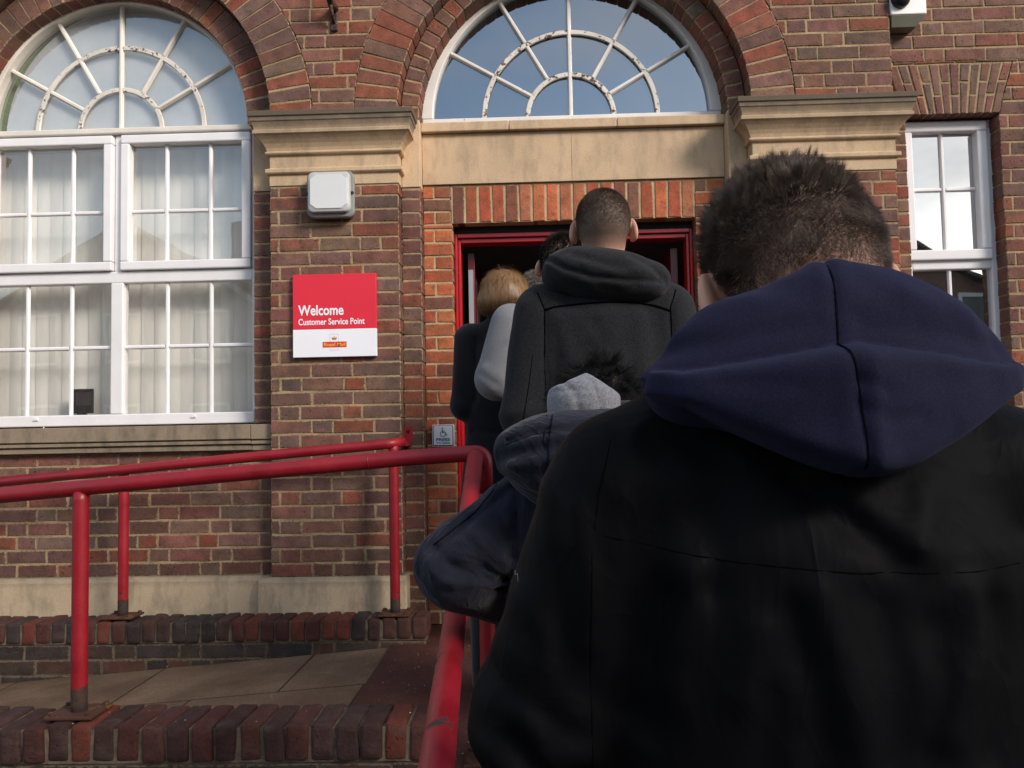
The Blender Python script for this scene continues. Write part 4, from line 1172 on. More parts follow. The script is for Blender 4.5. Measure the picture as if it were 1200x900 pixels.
# specks of litter on the ramp, landing and kerbs
Vs = []; Fs = []
for i in range(420):
    if i < 260: x, y, z = random.uniform(-.72, .3), random.uniform(2.66, 4.4), LZ+.0015
    elif i < 330: x = random.uniform(-2.2, -.8); y = random.uniform(2.9, 4.1); z = zr(x)+.0015
    elif i < 370: x, y, z = random.uniform(-2.2, -.36), random.uniform(2.64, 2.8), .6065
    else: continue
    r = random.uniform(.0012, .0042); a = random.uniform(0, 6.28); b = len(Vs)
    for k in range(4): Vs.append((x+r*math.cos(a+k*1.57)*random.uniform(.5, 1.2), y+r*math.sin(a+k*1.57)*random.uniform(.5, 1.2), z+random.uniform(0, .0015)))
    Fs.append((b, b+1, b+2, b+3))
o = mesh_np('litter_specks', np.array(Vs), np.array(Fs), SPECK); tag(o, 'pale specks of litter scattered over landing, ramp and kerb', 'litter', kind='stuff')

# ------------------------------------------------------------------ houses across the street: the panes mirror all but the added tall block
def house(label, x, y, w_, d_, h_, ridge, gable_front=True):
    H = thing('brick_house', label, 'house', (x, y, GZ), 'houses across the street')
    mb = MB(); mb.box(x-w_/2, x+w_/2, y-d_, y, GZ, h_)
    if gable_front: mb.prism([(x-w_/2, h_), (x+w_/2, h_), (x, ridge)], y-d_, y)
    mb.build('wall', HOUSEB, H)
    mb = MB(); e = .3
    if gable_front:
        for s in (-1, 1):
            p = [(x, y+e, ridge+.12), (x+s*(w_/2+e), y+e, h_-.2), (x+s*(w_/2+e), y-d_-e, h_-.2), (x, y-d_-e, ridge+.12)]
            mb.add(p + [(a, b, c-.1) for a, b, c in p], [(0, 1, 2, 3), (7, 6, 5, 4), (0, 4, 5, 1), (1, 5, 6, 2), (2, 6, 7, 3), (3, 7, 4, 0)])
    else:
        for (ya, yb_) in ((y+e, y-d_/2), (y-d_-e, y-d_/2)):
            p = [(x-w_/2-e, ya, h_-.1), (x+w_/2+e, ya, h_-.1), (x+w_/2+e, yb_, ridge), (x-w_/2-e, yb_, ridge)]
            mb.add(p + [(a, b, c-.1) for a, b, c in p], [(0, 1, 2, 3), (7, 6, 5, 4), (0, 4, 5, 1), (1, 5, 6, 2), (2, 6, 7, 3), (3, 7, 4, 0)])
    rf = mb.build('roof', HOUSER, H)
    mb = MB(); mb.box(x+w_*.22, x+w_*.22+.7, y-d_*.5, y-d_*.5+.6, h_, ridge+.9); mb.build('chimney', HOUSEB, rf)
    for zz in (1.0, 3.6):
        for k in (-1, 0, 1):
            xx = x+k*w_*.3
            mb = MB(); frame_rect(mb, xx-.55, xx+.55, zz, zz+1.45, .09, y-.02, y+.05); f = mb.build('window', HOUSEW, H)
            pane('pane', xx-.46, xx+.46, zz+.09, zz+1.36, y+.012, HOUSEG, f)
house('gabled brick house mirrored in the left window', -11.6, -14, 8.2, 8, 5.0, 7.6)
house('long brick house with slate roof mirrored beside the gabled one', -2.2, -15, 8.5, 8, 4.6, 6.6, False)
house('gabled brick house mirrored in the narrow right window', 9.6, -14, 9, 9, 4.4, 6.9)
house('unseen tall brick block added across the street to shade the front man', 26.4, -15.3, 20, 6, 14.1, 14.4, False)  # out of view, added to keep sun off the front man, kerb and ramp

# ================================================================== THE QUEUE
QUEUE = None   # nobody in the queue looks like another: no shared group

def sleeves(X, Y, Z, sh, el, wr, rs, re, rw, k=.03):
    d = None
    for i in (0, 1):
        a = smin(cap(X, Y, Z, sh[i], el[i], rs, re), cap(X, Y, Z, el[i], wr[i], re, rw), .02)
        d = a if d is None else np.minimum(d, a)
    return d

# ---------------------------------------------------------------- A: the man right in front
fa_ = (.24, .75, GZ)
shA = [(.080, .755, 1.442), (.400, .755, 1.442)]; elA = [(.010, .765, 1.245), (.470, .765, 1.245)]; wrA = [(.030, .86, 1.00), (.45, .86, 1.00)]
pA, V, F, q, fnA = make_person('man in front with spiky dark hair, navy hood hanging over a black jacket', fa_, (.250, .808, 1.622), (R(-17), R(-7), R(3)), .975, shA, elA, wrA,
                               default_hairline(-.040, .09), SKIN, QUEUE, fine=.0032)
QA = [  # creases on the back of the jacket
    ([(.082, 1.495), (.072, 1.472), (.064, 1.435), (.060, 1.40)], .011, .010), ([(.058, 1.492), (.050, 1.447), (.043, 1.414), (.037, 1.363), (.034, 1.26)], .009, -.011),
    ([(.100, 1.29), (.115, 1.354), (.125, 1.392)], .014, .008), ([(.086, 1.26), (.092, 1.32), (.104, 1.37)], .011, -.007),
    ([(.200, 1.460), (.228, 1.430), (.262, 1.395)], .012, -.009), ([(.222, 1.462), (.25, 1.44), (.285, 1.41)], .012, .006),
    ([(.205, 1.375), (.224, 1.317), (.236, 1.24)], .014, .009), ([(.188, 1.36), (.200, 1.30), (.206, 1.23)], .012, -.007), ([(.250, 1.37), (.262, 1.31), (.262, 1.24)], .013, -.008),
    ([(.322, 1.375), (.324, 1.331), (.300, 1.27)], .013, .009), ([(.345, 1.36), (.345, 1.31), (.33, 1.25)], .012, -.008), ([(.292, 1.35), (.296, 1.31), (.28, 1.26)], .011, -.007),
    ([(.150, 1.466), (.139, 1.424), (.133, 1.375)], .012, -.006), ([(.118, 1.47), (.108, 1.43), (.106, 1.38)], .012, .006),
    ([(.300, 1.446), (.284, 1.405)], .013, .007), ([(.395, 1.48), (.408, 1.43), (.425, 1.37)], .013, .008), ([(.428, 1.47), (.440, 1.40), (.440, 1.30)], .010, -.010),
    ([(.150, 1.295), (.162, 1.345)], .013, .006), ([(.165, 1.24), (.172, 1.30)], .011, -.006),
]
QF = [  # tighter folds where the sleeve hangs from the shoulder
    ([(.092, 1.492), (.080, 1.465), (.074, 1.43), (.074, 1.395)], .0065, -.0050), ([(.079, 1.496), (.068, 1.468), (.062, 1.435)], .0065, .0052), ([(.069, 1.49), (.058, 1.46), (.052, 1.42), (.049, 1.37)], .006, -.0050),
    ([(.060, 1.41), (.055, 1.37), (.054, 1.32)], .007, .0045), ([(.070, 1.37), (.068, 1.32), (.070, 1.27)], .007, -.0035), ([(.118, 1.392), (.108, 1.35), (.096, 1.30)], .008, .0035),
    ([(.215, 1.452), (.240, 1.425), (.275, 1.398)], .007, -.0035), ([(.388, 1.40), (.384, 1.35), (.376, 1.28)], .008, .004), ([(.40, 1.41), (.398, 1.36), (.392, 1.29)], .007, -.004),
]
QAS = [  # creases on the sleeve
    ([(.030, 1.435), (.034, 1.41), (.040, 1.374), (.039, 1.325)], .010, .010), ([(.016, 1.43), (.018, 1.39), (.020, 1.34), (.012, 1.30)], .011, -.009),
    ([(-.016, 1.267), (.003, 1.236), (.040, 1.232)], .010, .009), ([(-.02, 1.245), (.0, 1.215), (.03, 1.208)], .010, -.009), ([(-.03, 1.315), (.011, 1.298), (.03, 1.27)], .012, .006),
    ([(.000, 1.455), (.020, 1.405)], .010, .006), ([(-.04, 1.29), (.0, 1.27), (.028, 1.255)], .009, -.006), ([(-.045, 1.235), (-.01, 1.20), (.03, 1.19)], .010, .008), ([(-.015, 1.36), (.003, 1.33), (.01, 1.30)], .010, .006),
]
profA = [(.74, .205, .135, .0), (.95, .205, .135, .0), (1.15, .195, .130, 0), (1.30, .190, .128, -.002), (1.40, .182, .118, -.004), (1.46, .165, .10, .0), (1.52, .10, .07, .01), (1.56, .055, .05, .015)]
def jackA(X, Y, Z):
    d = torso(X, Y, Z, (.24, .757), profA)
    d = smin(d, cap(X, Y, Z, (.112, .755, 1.468), (.368, .755, 1.468), .050), .05)
    d = smin(d, cap(X, Y, Z, (.15, .765, 1.50), (.33, .765, 1.50), .045), .05)
    d = d - .75*strokes(X, Y, Z, QA, .79) - strokes(X, Y, Z, QF, .79)
    s_ = sleeves(X, Y, Z, shA, elA, wrA, .074, .071, .054)
    s_ = s_ - .6*strokes(X, Y, Z, QAS, .80) - .004*np.sin(95*(Z+.35*X))*np.exp(-((Z-1.20)/.06)**2)
    d = smin(d, s_, .018)
    return d + .0028*wob(X, Y, Z, 34, 5) + .0014*wob(X, Y, Z, 95, 6)
sdf_obj('jacket', jackA, (-.12, .60), (.57, 1.08), (.70, 1.60), .0062, A_COAT, pA)
seam(jackA, [(.050, 1.414), (.10, 1.404), (.142, 1.397), (.24, 1.389), (.337, 1.387), (.425, 1.392)], .55, .80, .0006, SEAMK, pA, n=150, sink=-.0003)
seam(jackA, [(.062, 1.49), (.05, 1.447), (.043, 1.40), (.040, 1.30), (.041, 1.20)], .55, .80, .0006, SEAMK, pA, n=150, sink=-.0003)
# small embroidered mark on the sleeve: a row of slanting strokes
mk_ = [[(-.0285, 1.3790), (-.0265, 1.3815), (-.0262, 1.3775), (-.0240, 1.3800), (-.0235, 1.3755), (-.0212, 1.3780), (-.0208, 1.3730), (-.0186, 1.3750), (-.0180, 1.3695)], [(-.0290, 1.3745), (-.0235, 1.3715), (-.0190, 1.3660)]]
for q_ in mk_:
    seam(jackA, q_, .55, .85, .0006, LOGOG, pA, 'embroidered_mark', 400)
legs(pA, fa_, .24, .98, DENIM)
# the navy hood: an upper lobe standing round the neck, a lower lobe folded over it and hanging to a point
def hoodA(X, Y, Z):
    x = X-.240
    zc = 1.540; up = (Z-zc)/np.where(Z > zc, .0885, .055)
    wU = np.where(Z > zc, .153, .148)
    qx = np.abs(x)/wU
    s2 = qx**1.75 + np.where(Z > zc, np.abs(up)**1.35, np.abs(up)**2.0)
    yU = .694 - .012*(Z-1.54)/.09 + .25*x*x
    a = np.sqrt(s2 + ((Y-yU)/.066)**2) - 1
    dU = a*.06
    # collar tube running forward round the neck
    for s in (-1, 1):
        dU = smin(dU, cap(X, Y, Z, (.240+s*.108, .725, 1.530), (.240+s*.094, .84, 1.500), .024, .028), .025)
    t = np.clip(np.abs(x)/.150, 0, 1)
    xs = x - .010*np.clip((1.54-Z)/.08, 0, 1)
    zt = 1.560 - .020*t; zb = 1.452 + .080*np.clip((xs*xs+.0006)**.5/.150, 0, 1)**1.2
    zm = (zt+zb)/2; h = np.maximum((zt-zb)/2, .013)
    b = np.sqrt(np.abs((Z-zm)/(h+.002))**7 + (np.abs(x)/.149)**3.0 + np.maximum(0, (np.abs(Y-(.653+.031*t))/(.060-.012*t)))**2) - 1
    dL = b*np.minimum(.05, h+.004)
    # creases of the upper lobe
    g = .6*strokes(X, Y, Z, [([(.10, 1.56), (.16, 1.567), (.215, 1.575)], .010, -.0035), ([(.25, 1.575), (.31, 1.567), (.36, 1.556)], .010, -.0035), ([(.12, 1.60), (.17, 1.60)], .014, .003), ([(.29, 1.60), (.34, 1.585)], .012, .003)])
    sx = .236 - .010*np.clip((1.635-Z)/.08, 0, 1)
    dU = dU - g + .0012*np.exp(-(((X-sx)/.0022)**2)) - .0006*np.exp(-(((np.abs(X-sx)-.009)/.006)**2))
    gl = .35*strokes(X, Y, Z, [([(.232, 1.51), (.25, 1.503), (.275, 1.505)], .006, -.004), ([(.232, 1.53), (.247, 1.524)], .005, -.004), ([(.205, 1.50), (.17, 1.497), (.13, 1.513)], .012, -.003),
                           ([(.14, 1.535), (.19, 1.53)], .009, -.003), ([(.29, 1.53), (.34, 1.535)], .010, -.003), ([(.26, 1.482), (.30, 1.497)], .010, -.003), ([(.25, 1.545), (.30, 1.548)], .008, .002)])
    sl_ = .226 + .008*np.clip((1.555-Z)/.09, 0, 1) + .0008*np.sin(Z*120)
    dL = dL - gl + .0014*np.exp(-(((X-sl_)/.0024)**2)) - .0008*np.exp(-(((np.abs(X-sl_)-.009)/.006)**2))
    d = smin(dU, dL, .0015)
    return d + .0030*wob(X, Y, Z, 24, 8) + .0020*wob(X, Y, Z, 52, 9) + .0007*wob(X, Y, Z, 150, 10)
sdf_obj('hood', hoodA, (.05, .42), (.57, .90), (1.43, 1.67), .0027, A_HOOD, pA)
seam(hoodA, [(.2365, 1.638), (.234, 1.615), (.230, 1.58), (.2275, 1.5605), (.2265, 1.556), (.2285, 1.53), (.2325, 1.49), (.2340, 1.468)], .54, .80, .0010, SEAMN, pA, n=300, sink=-.0009)
# spiky hair
m = default_hairline(-.050, .062)(q)
P, N, Q, mk = roots(V, F, q, m, 56000)
MA = rot3(R(-17), R(-7), R(3))
topness = np.clip((Q[:, 2]-.035)/.06, 0, 1)
crown = np.exp(-((Q[:, 0]-.012)**2+(Q[:, 1]+.075)**2+(Q[:, 2]-.070)**2)/.035**2)
keepd = rng.random(len(P)) > .45*crown
P, N, Q, mk, topness, crown = P[keepd], N[keepd], Q[keepd], mk[keepd], topness[keepd], crown[keepd]
side = np.clip((np.abs(Q[:, 0])-.045)/.03, 0, 1)*(1-topness)
Ln = .0015 + (.007+.005*side)*np.clip(mk, 0, 1)**1.6 + .0155*topness**1.1*(1-.65*crown)
down = (MA@np.array((0, -.25, -1.))); upv = np.array((0, 0, 1.))
tuft = np.stack([np.sin(Q@np.array(k_)*1.0+p_) for k_, p_ in (((140, 60, -90), .3), ((-80, 150, 70), 1.7), ((60, -120, 140), 4.1))], 1)
D = N*(.5+.35*topness+.15*side)[:, None] + down*(.60*(1-topness)-.15*side)[:, None] + upv*(.55*topness)[:, None] + tuft*(.15*topness+.12)[:, None] + rng.normal(0, .12, P.shape)
D /= np.linalg.norm(D, axis=1, keepdims=True)
# the longer hair gathers into spikes
cid = rng.choice(len(P), 900, replace=False); cP = P[cid]
cD = N[cid]*.7 + upv*.55 + np.array((.12, 0, 0)) + rng.normal(0, .30, (len(cid), 3)); cD /= np.linalg.norm(cD, axis=1, keepdims=True); cL = rng.uniform(.75, 1.35, len(cid))
near = np.argmin(((P[:, None, :]-cP[None, :, :])**2).sum(2), axis=1)
tip = cP[near] + cD[near]*(Ln*cL[near])[:, None]
wgt = (.72*np.clip(topness*1.5, 0, 1)*rng.uniform(.6, 1.0, len(P)))[:, None]
E_ = (P + D*Ln[:, None])*(1-wgt) + tip*wgt - P
Le = np.linalg.norm(E_, axis=1)*rng.uniform(.75, 1.12, len(P))
hv, hf = strands(P-N*.001, E_, Le, .00026, np.array((0, 0, -.10)) + tuft*.10, 3)
mesh_np('hair', hv, hf, H_A, pA, False)

# ---------------------------------------------------------------- B: the child with the parka
fb = (.115, 1.655, GZ)
shB = [(-.010, 1.655, 1.350), (.25, 1.655, 1.360)]; elB = [(-.158, 1.655, 1.235), (.37, 1.66, 1.18)]; wrB = [(-.06, 1.84, 1.135), (.26, 1.84, 1.06)]
pB, V, F, q, fnB = make_person('shorter black haired person in navy parka with grey inner hood, elbow by the red rail', fb, (.130, 1.71, 1.520), (R(-14), 0, R(-8)), .90, shB, elB, wrB,
                               default_hairline(-.06, .03), SKINB, QUEUE, fine=.006)
QB = [([(-.04, 1.40), (-.09, 1.36), (-.15, 1.31), (-.20, 1.27)], .006, -.0035), ([(-.06, 1.215), (-.10, 1.245), (-.135, 1.285)], .006, -.006), ([(-.055, 1.205), (-.11, 1.225), (-.165, 1.25)], .006, -.006), ([(-.06, 1.195), (-.12, 1.20), (-.175, 1.205)], .006, -.005),
      ([(-.07, 1.23), (-.115, 1.262), (-.15, 1.30)], .007, .004), ([(-.06, 1.20), (-.12, 1.213), (-.18, 1.225)], .006, .005), ([(-.205, 1.30), (-.225, 1.255), (-.225, 1.21)], .009, -.004), ([(-.075, 1.345), (-.055, 1.30), (-.06, 1.26)], .007, -.005),
      ([(-.13, 1.33), (-.15, 1.29), (-.16, 1.25)], .007, -.003), ([(.03, 1.35), (.02, 1.28), (.035, 1.2)], .008, -.005),
      ([(-.02, 1.41), (-.07, 1.37), (-.12, 1.33)], .012, -.006), ([(-.035, 1.39), (-.04, 1.33), (-.05, 1.26)], .010, -.010), ([(-.085, 1.385), (-.11, 1.335), (-.15, 1.27)], .016, .006), ([(-.20, 1.28), (-.16, 1.25), (-.10, 1.24)], .012, -.007),
      ([(-.21, 1.25), (-.17, 1.215), (-.12, 1.20)], .012, .007), ([(-.06, 1.30), (-.10, 1.26), (-.14, 1.22)], .014, -.007), ([(.02, 1.36), (.01, 1.29), (.02, 1.2)], .014, .006), ([(-.12, 1.31), (-.10, 1.28), (-.06, 1.25)], .012, .006)]
profB = [(.80, .20, .145, 0), (1.0, .19, .14, 0), (1.2, .178, .132, 0), (1.32, .165, .122, 0), (1.40, .125, .095, .01), (1.47, .075, .07, .02)]
def coatB(X, Y, Z):
    d = torso(X, Y, Z, (.115, 1.66), profB)
    d = smin(d, cap(X, Y, Z, (.0, 1.66, 1.385), (.23, 1.66, 1.385), .06), .05)
    s_ = sleeves(X, Y, Z, shB, elB, wrB, .074, .082, .062)
    d = smin(d, s_, .022) - strokes(X, Y, Z, QB, 1.72)
    return d + .004*wob(X, Y, Z, 46, 21) + .0016*wob(X, Y, Z, 120, 22)
sdf_obj('parka', coatB, (-.30, .52), (1.46, 1.96), (.78, 1.52), .0065, B_PARKA, pB)
seam(coatB, [(-.060, 1.43), (-.085, 1.385), (-.12, 1.345), (-.20, 1.285)], 1.4, 1.75, .0016, SEAMN, pB, n=90)
seam(coatB, [(-.03, 1.40), (-.042, 1.34), (-.05, 1.27), (-.052, 1.18)], 1.4, 1.75, .0016, SEAMN, pB, n=90)
def hoodB(X, Y, Z):
    x = X-.10; zc = 1.463
    s2 = (np.abs(x)/.178)**2.5 + np.abs((Z-zc)/np.where(Z > zc, .076, .118))**2.3
    d = (np.sqrt(s2 + ((Y-1.575)/.125)**2) - 1)*.085
    # rolled edge with the cord channel
    ze = 1.531 - .9*x*x - .30*np.maximum(0, -x-.10)
    d = smax(d, (Z-ze-.010) - .15*np.maximum(0, Y-1.56), .010)
    g = strokes(X, Y, Z+.019, [([(-.05, 1.50), (.0, 1.515), (.08, 1.522), (.2, 1.52)], .006, -.006), ([(-.06, 1.47), (.0, 1.485), (.10, 1.495)], .013, -.006), ([(-.05, 1.455), (.02, 1.468), (.09, 1.47)], .012, .006),
                          ([(.022, 1.535), (.012, 1.47), (.02, 1.40)], .0045, -.004), ([(-.06, 1.43), (-.02, 1.40), (.03, 1.385)], .014, -.005), ([(.04, 1.45), (.10, 1.43), (.17, 1.44)], .014, -.005)])
    g = g + .0007*np.sin(X*300)*np.exp(-((Z-ze+.010)/.012)**2)*(Y < 1.56)
    return d - g + .0026*wob(X, Y, Z, 50, 24) + .001*wob(X, Y, Z, 150, 25)
sdf_obj('parka_hood', hoodB, (-.12, .32), (1.40, 1.74), (1.34, 1.60), .0062, B_PARKA, pB)
for ln in ([(.020, 1.526), (.012, 1.481), (.010, 1.431), (.018, 1.371)], [(.030, 1.526), (.022, 1.481), (.020, 1.431), (.028, 1.366)], [(-.055, 1.475), (.0, 1.493), (.06, 1.499), (.14, 1.499)]):
    seam(hoodB, ln, 1.38, 1.68, .0012, SEAMN, pB, n=120)
def hoodB2(X, Y, Z):
    x = X-.092
    d = (np.sqrt((np.abs(x)/.070)**2.6 + (np.abs(Z-1.548)/.068)**2.4 + ((Y-1.60)/.064)**2) - 1)*.05
    # facets where the jersey is creased
    d = smax(d, (.56*(X-.097) + .83*(Z-1.607)), .004)
    d = smax(d, (-.39*(X-.097) + .92*(Z-1.607)), .004)
    d = d - .45*strokes(X, Y, Z, [([(.055, 1.585), (.075, 1.565), (.08, 1.53)], .006, -.006), ([(.03, 1.57), (.06, 1.572), (.09, 1.575)], .005, -.004), ([(.10, 1.59), (.115, 1.56), (.12, 1.53)], .006, -.005), ([(.06, 1.55), (.10, 1.545)], .006, .003)])
    return d + .0015*wob(X, Y, Z, 70, 27)
sdf_obj('grey_hood', hoodB2, (.0, .19), (1.52, 1.69), (1.46, 1.63), .0038, B_HOODIE, pB)
def liningB(X, Y, Z):
    return smin(cap(X, Y, Z, (.058, 1.605, 1.526), (.20, 1.60, 1.528), .026), cap(X, Y, Z, (.06, 1.62, 1.515), (.05, 1.74, 1.46), .03), .02)
sdf_obj('collar', liningB, (-.05, .26), (1.55, 1.80), (1.41, 1.57), .007, B_LINING, pB)
m = default_hairline(-.065, .03)(q)
P, N, Q, mk = roots(V, F, q, m, 9000)
cu = np.stack([np.sin(Q@np.array(k)+p) for k, p in (((160, 40, -60), .3), ((-60, 170, 50), 1.7), ((50, -110, 150), 4.1))], 1)
hv, hf = strands(P-N*.001, N*.8+cu*.45+np.array((-.15, -.1, .12))+rng.normal(0, .2, P.shape), .026*rng.uniform(.6, 1.25, len(P)), .0009, cu*.8+np.array((0, -.15, -.45)), 4)
mesh_np('hair', hv, hf, H_B, pB, False)
legs(pB, fb, .115, .84, BLACKT)

# ---------------------------------------------------------------- C: the tall man in the charcoal wool jacket
fc = (.205, 2.40, .32)
shC = [(.030, 2.40, 1.832), (.378, 2.40, 1.832)]; elC = [(-.026, 2.385, 1.545), (.434, 2.39, 1.545)]; wrC = [(.03, 2.60, 1.36), (.38, 2.60, 1.36)]
pC, V, F, q, fnC = make_person('tall man with cropped brown hair in charcoal wool hooded jacket', fc, (.208, 2.415, 2.072), (R(3), R(0), R(-3)), 1.0, shC, elC, wrC,
                               default_hairline(-.062, .04), SKINC, QUEUE, fine=.005)
QC = [([(.012, 1.885), (.033, 1.826), (.027, 1.686), (.034, 1.50)], .008, -.006), ([(.400, 1.88), (.378, 1.82), (.384, 1.69), (.378, 1.5)], .008, -.006),
      ([(.05, 1.60), (.03, 1.56), (.06, 1.52)], .012, .006), ([(.10, 1.86), (.16, 1.80), (.2, 1.72)], .02, -.003), ([(.31, 1.86), (.26, 1.80), (.22, 1.72)], .02, -.003),
      ([(.07, 1.80), (.09, 1.7), (.10, 1.6)], .022, .006), ([(.30, 1.80), (.29, 1.7), (.30, 1.6)], .022, .006), ([(.15, 1.72), (.18, 1.62), (.17, 1.5)], .022, -.007), ([(.24, 1.70), (.25, 1.6), (.23, 1.5)], .022, .006)]
profC = [(1.02, .215, .14, 0), (1.3, .205, .138, 0), (1.55, .202, .135, 0), (1.72, .198, .128, 0), (1.82, .182, .115, 0), (1.88, .13, .09, .01), (1.95, .07, .07, .01)]
def jackC(X, Y, Z):
    d = torso(X, Y, Z, (.205, 2.40), profC)
    d = smin(d, cap(X, Y, Z, (.07, 2.40, 1.856), (.34, 2.40, 1.856), .058), .05)
    s_ = sleeves(X, Y, Z, shC, elC, wrC, .086, .075, .06)
    s_ = s_ - .010*np.sin(118*(Z-.15*X))*np.exp(-((Z-1.535)/.065)**2)*np.clip((X-.205)*np.where(X > .205, -1, 1)*9+1.75, .15, 1)
    d = smin(d, s_, .034) - strokes(X, Y, Z, QC, 2.42)
    return d + .0045*wob(X, Y, Z, 19, 30) + .003*wob(X, Y, Z, 42, 31) + .001*wob(X, Y, Z, 100, 32)
sdf_obj('jacket', jackC, (-.16, .56), (2.22, 2.72), (1.0, 1.98), .0085, C_WOOL, pC)
yk_ = [(.030, 1.833), (.06, 1.841), (.10, 1.8455), (.146, 1.848), (.22, 1.850), (.294, 1.847), (.335, 1.838), (.380, 1.822)]
seam(jackC, yk_, 2.18, 2.45, .0032, SEAMK, pC, n=100, sink=-.001)
seam(jackC, [(.012, 1.885), (.031, 1.835), (.030, 1.76), (.027, 1.686), (.030, 1.58)], 2.18, 2.45, .0026, SEAMK, pC, n=80, sink=-.001)
seam(jackC, [(-.004, 1.71), (-.018, 1.62), (-.036, 1.52)], 2.18, 2.45, .0014, SEAMK, pC, n=80)
seam(jackC, [(.400, 1.885), (.380, 1.835), (.381, 1.76), (.384, 1.60)], 2.18, 2.45, .0026, SEAMK, pC, n=80, sink=-.001)
def hoodC(X, Y, Z):
    x = X-.205; zc = 1.930; zz = Z-zc+.14*x
    s2 = (np.abs(x)/.174)**2.3 + np.abs(zz/np.where(zz > 0, .078, .078))**2.2
    a = (np.sqrt(s2 + ((Y-2.345)/.105)**2) - 1)*.07
    for s in (-1, 1): a = smin(a, cap(X, Y, Z, (.205+s*.138, 2.35, 1.925), (.205+s*.105, 2.49, 1.885), .034, .034), .03)
    rim = poly2(X, Z, [(.045, 1.975), (.09, 1.938), (.16, 1.912), (.25, 1.900), (.345, 1.900)])
    rim2 = poly2(X, Z, [(.04, 1.955), (.085, 1.918), (.16, 1.890), (.25, 1.878), (.345, 1.880)])
    g = -.0050*np.exp(-(rim/.007)**2) + .0025*np.exp(-(rim2/.018)**2) + strokes(X, Y, Z, [([(.10, 1.985), (.17, 1.95), (.25, 1.93)], .014, -.005), ([(.27, 1.97), (.32, 1.945), (.36, 1.91)], .012, -.005), ([(.14, 1.95), (.22, 1.925), (.30, 1.925)], .012, .004), ([(.18, 1.885), (.24, 1.87), (.28, 1.885)], .010, -.003)])
    return a - g*np.clip((2.36-Y)/.05, 0, 1) + .0030*wob(X, Y, Z, 34, 34) + .0009*wob(X, Y, Z, 140, 35)
sdf_obj('hood', hoodC, (-.02, .43), (2.20, 2.57), (1.82, 2.03), .0055, C_WOOL, pC)
m = default_hairline(-.066, .04)(q)
P, N, Q, mk = roots(V, F, q, m, 34000)
hv, hf = strands(P-N*.0008, N*.65+np.array((.1, -.1, -.35))+rng.normal(0, .10, P.shape), (.002+.0055*np.clip((Q[:, 2]+.02)/.1, 0, 1))*rng.uniform(.7, 1.2, len(P)), .0004, None, 2)
mesh_np('hair', hv, hf, H_C, pC, False)
legs(pC, fc, .205, 1.22, DENIM)

# ---------------------------------------------------------------- D: light grey knit behind him
fd = (.110, 3.0, LZ)
shD = [(-.083, 3.0, 1.885), (.303, 3.0, 1.885)]; elD = [(-.138, 2.985, 1.685), (.358, 2.985, 1.685)]; wrD = [(-.03, 3.13, 1.70), (.25, 3.13, 1.70)]
pD, V, F, q, fnD = make_person('person with dark hair in light grey marl sweatshirt, mostly hidden by the tall man', fd, (.110, 3.02, 2.082), (R(-6), R(4), R(-10)), 1.0, shD, elD, wrD,
                               default_hairline(-.06, .03), SKIN, QUEUE, fine=.006)
profD = [(1.22, .20, .125, 0), (1.6, .195, .12, 0), (1.8, .185, .112, 0), (1.88, .14, .09, 0), (1.97, .06, .06, .01)]
def topD(X, Y, Z):
    d = torso(X, Y, Z, (.11, 3.0), profD)
    d = smin(d, cap(X, Y, Z, (-.03, 3.0, 1.905), (.25, 3.0, 1.905), .052), .05)
    d = smin(d, cap(X, Y, Z, (.11, 2.985, 1.955), (.11, 3.01, 2.0), .075, .066), .03)
    s_ = sleeves(X, Y, Z, shD, elD, wrD, .072, .074, .05)
    d = smin(d, s_, .015) - strokes(X, Y, Z, [([(-.10, 1.80), (-.16, 1.74)], .014, -.006), ([(-.19, 1.70), (-.13, 1.66)], .010, -.006), ([(-.06, 1.9), (-.075, 1.80), (-.07, 1.70)], .010, -.008)], 3.02)
    return d + .003*wob(X, Y, Z, 32, 41)
sdf_obj('sweatshirt', topD, (-.26, .48), (2.84, 3.24), (1.2, 2.06), .010, D_KNIT, pD)
m = default_hairline(-.055, .03)(q)
P, N, Q, mk = roots(V, F, q, m, 9000)
hv, hf = strands(P-N*.001, N*.6+np.array((.1, -.1, -.15))+rng.normal(0, .2, P.shape), (.008+.012*np.clip((Q[:, 2])/.1, 0, 1))*rng.uniform(.7, 1.2, len(P)), .0009, None, 2)
mesh_np('hair', hv, hf, H_D, pD, False)
legs(pD, fd, .11, 1.33, DENIM)

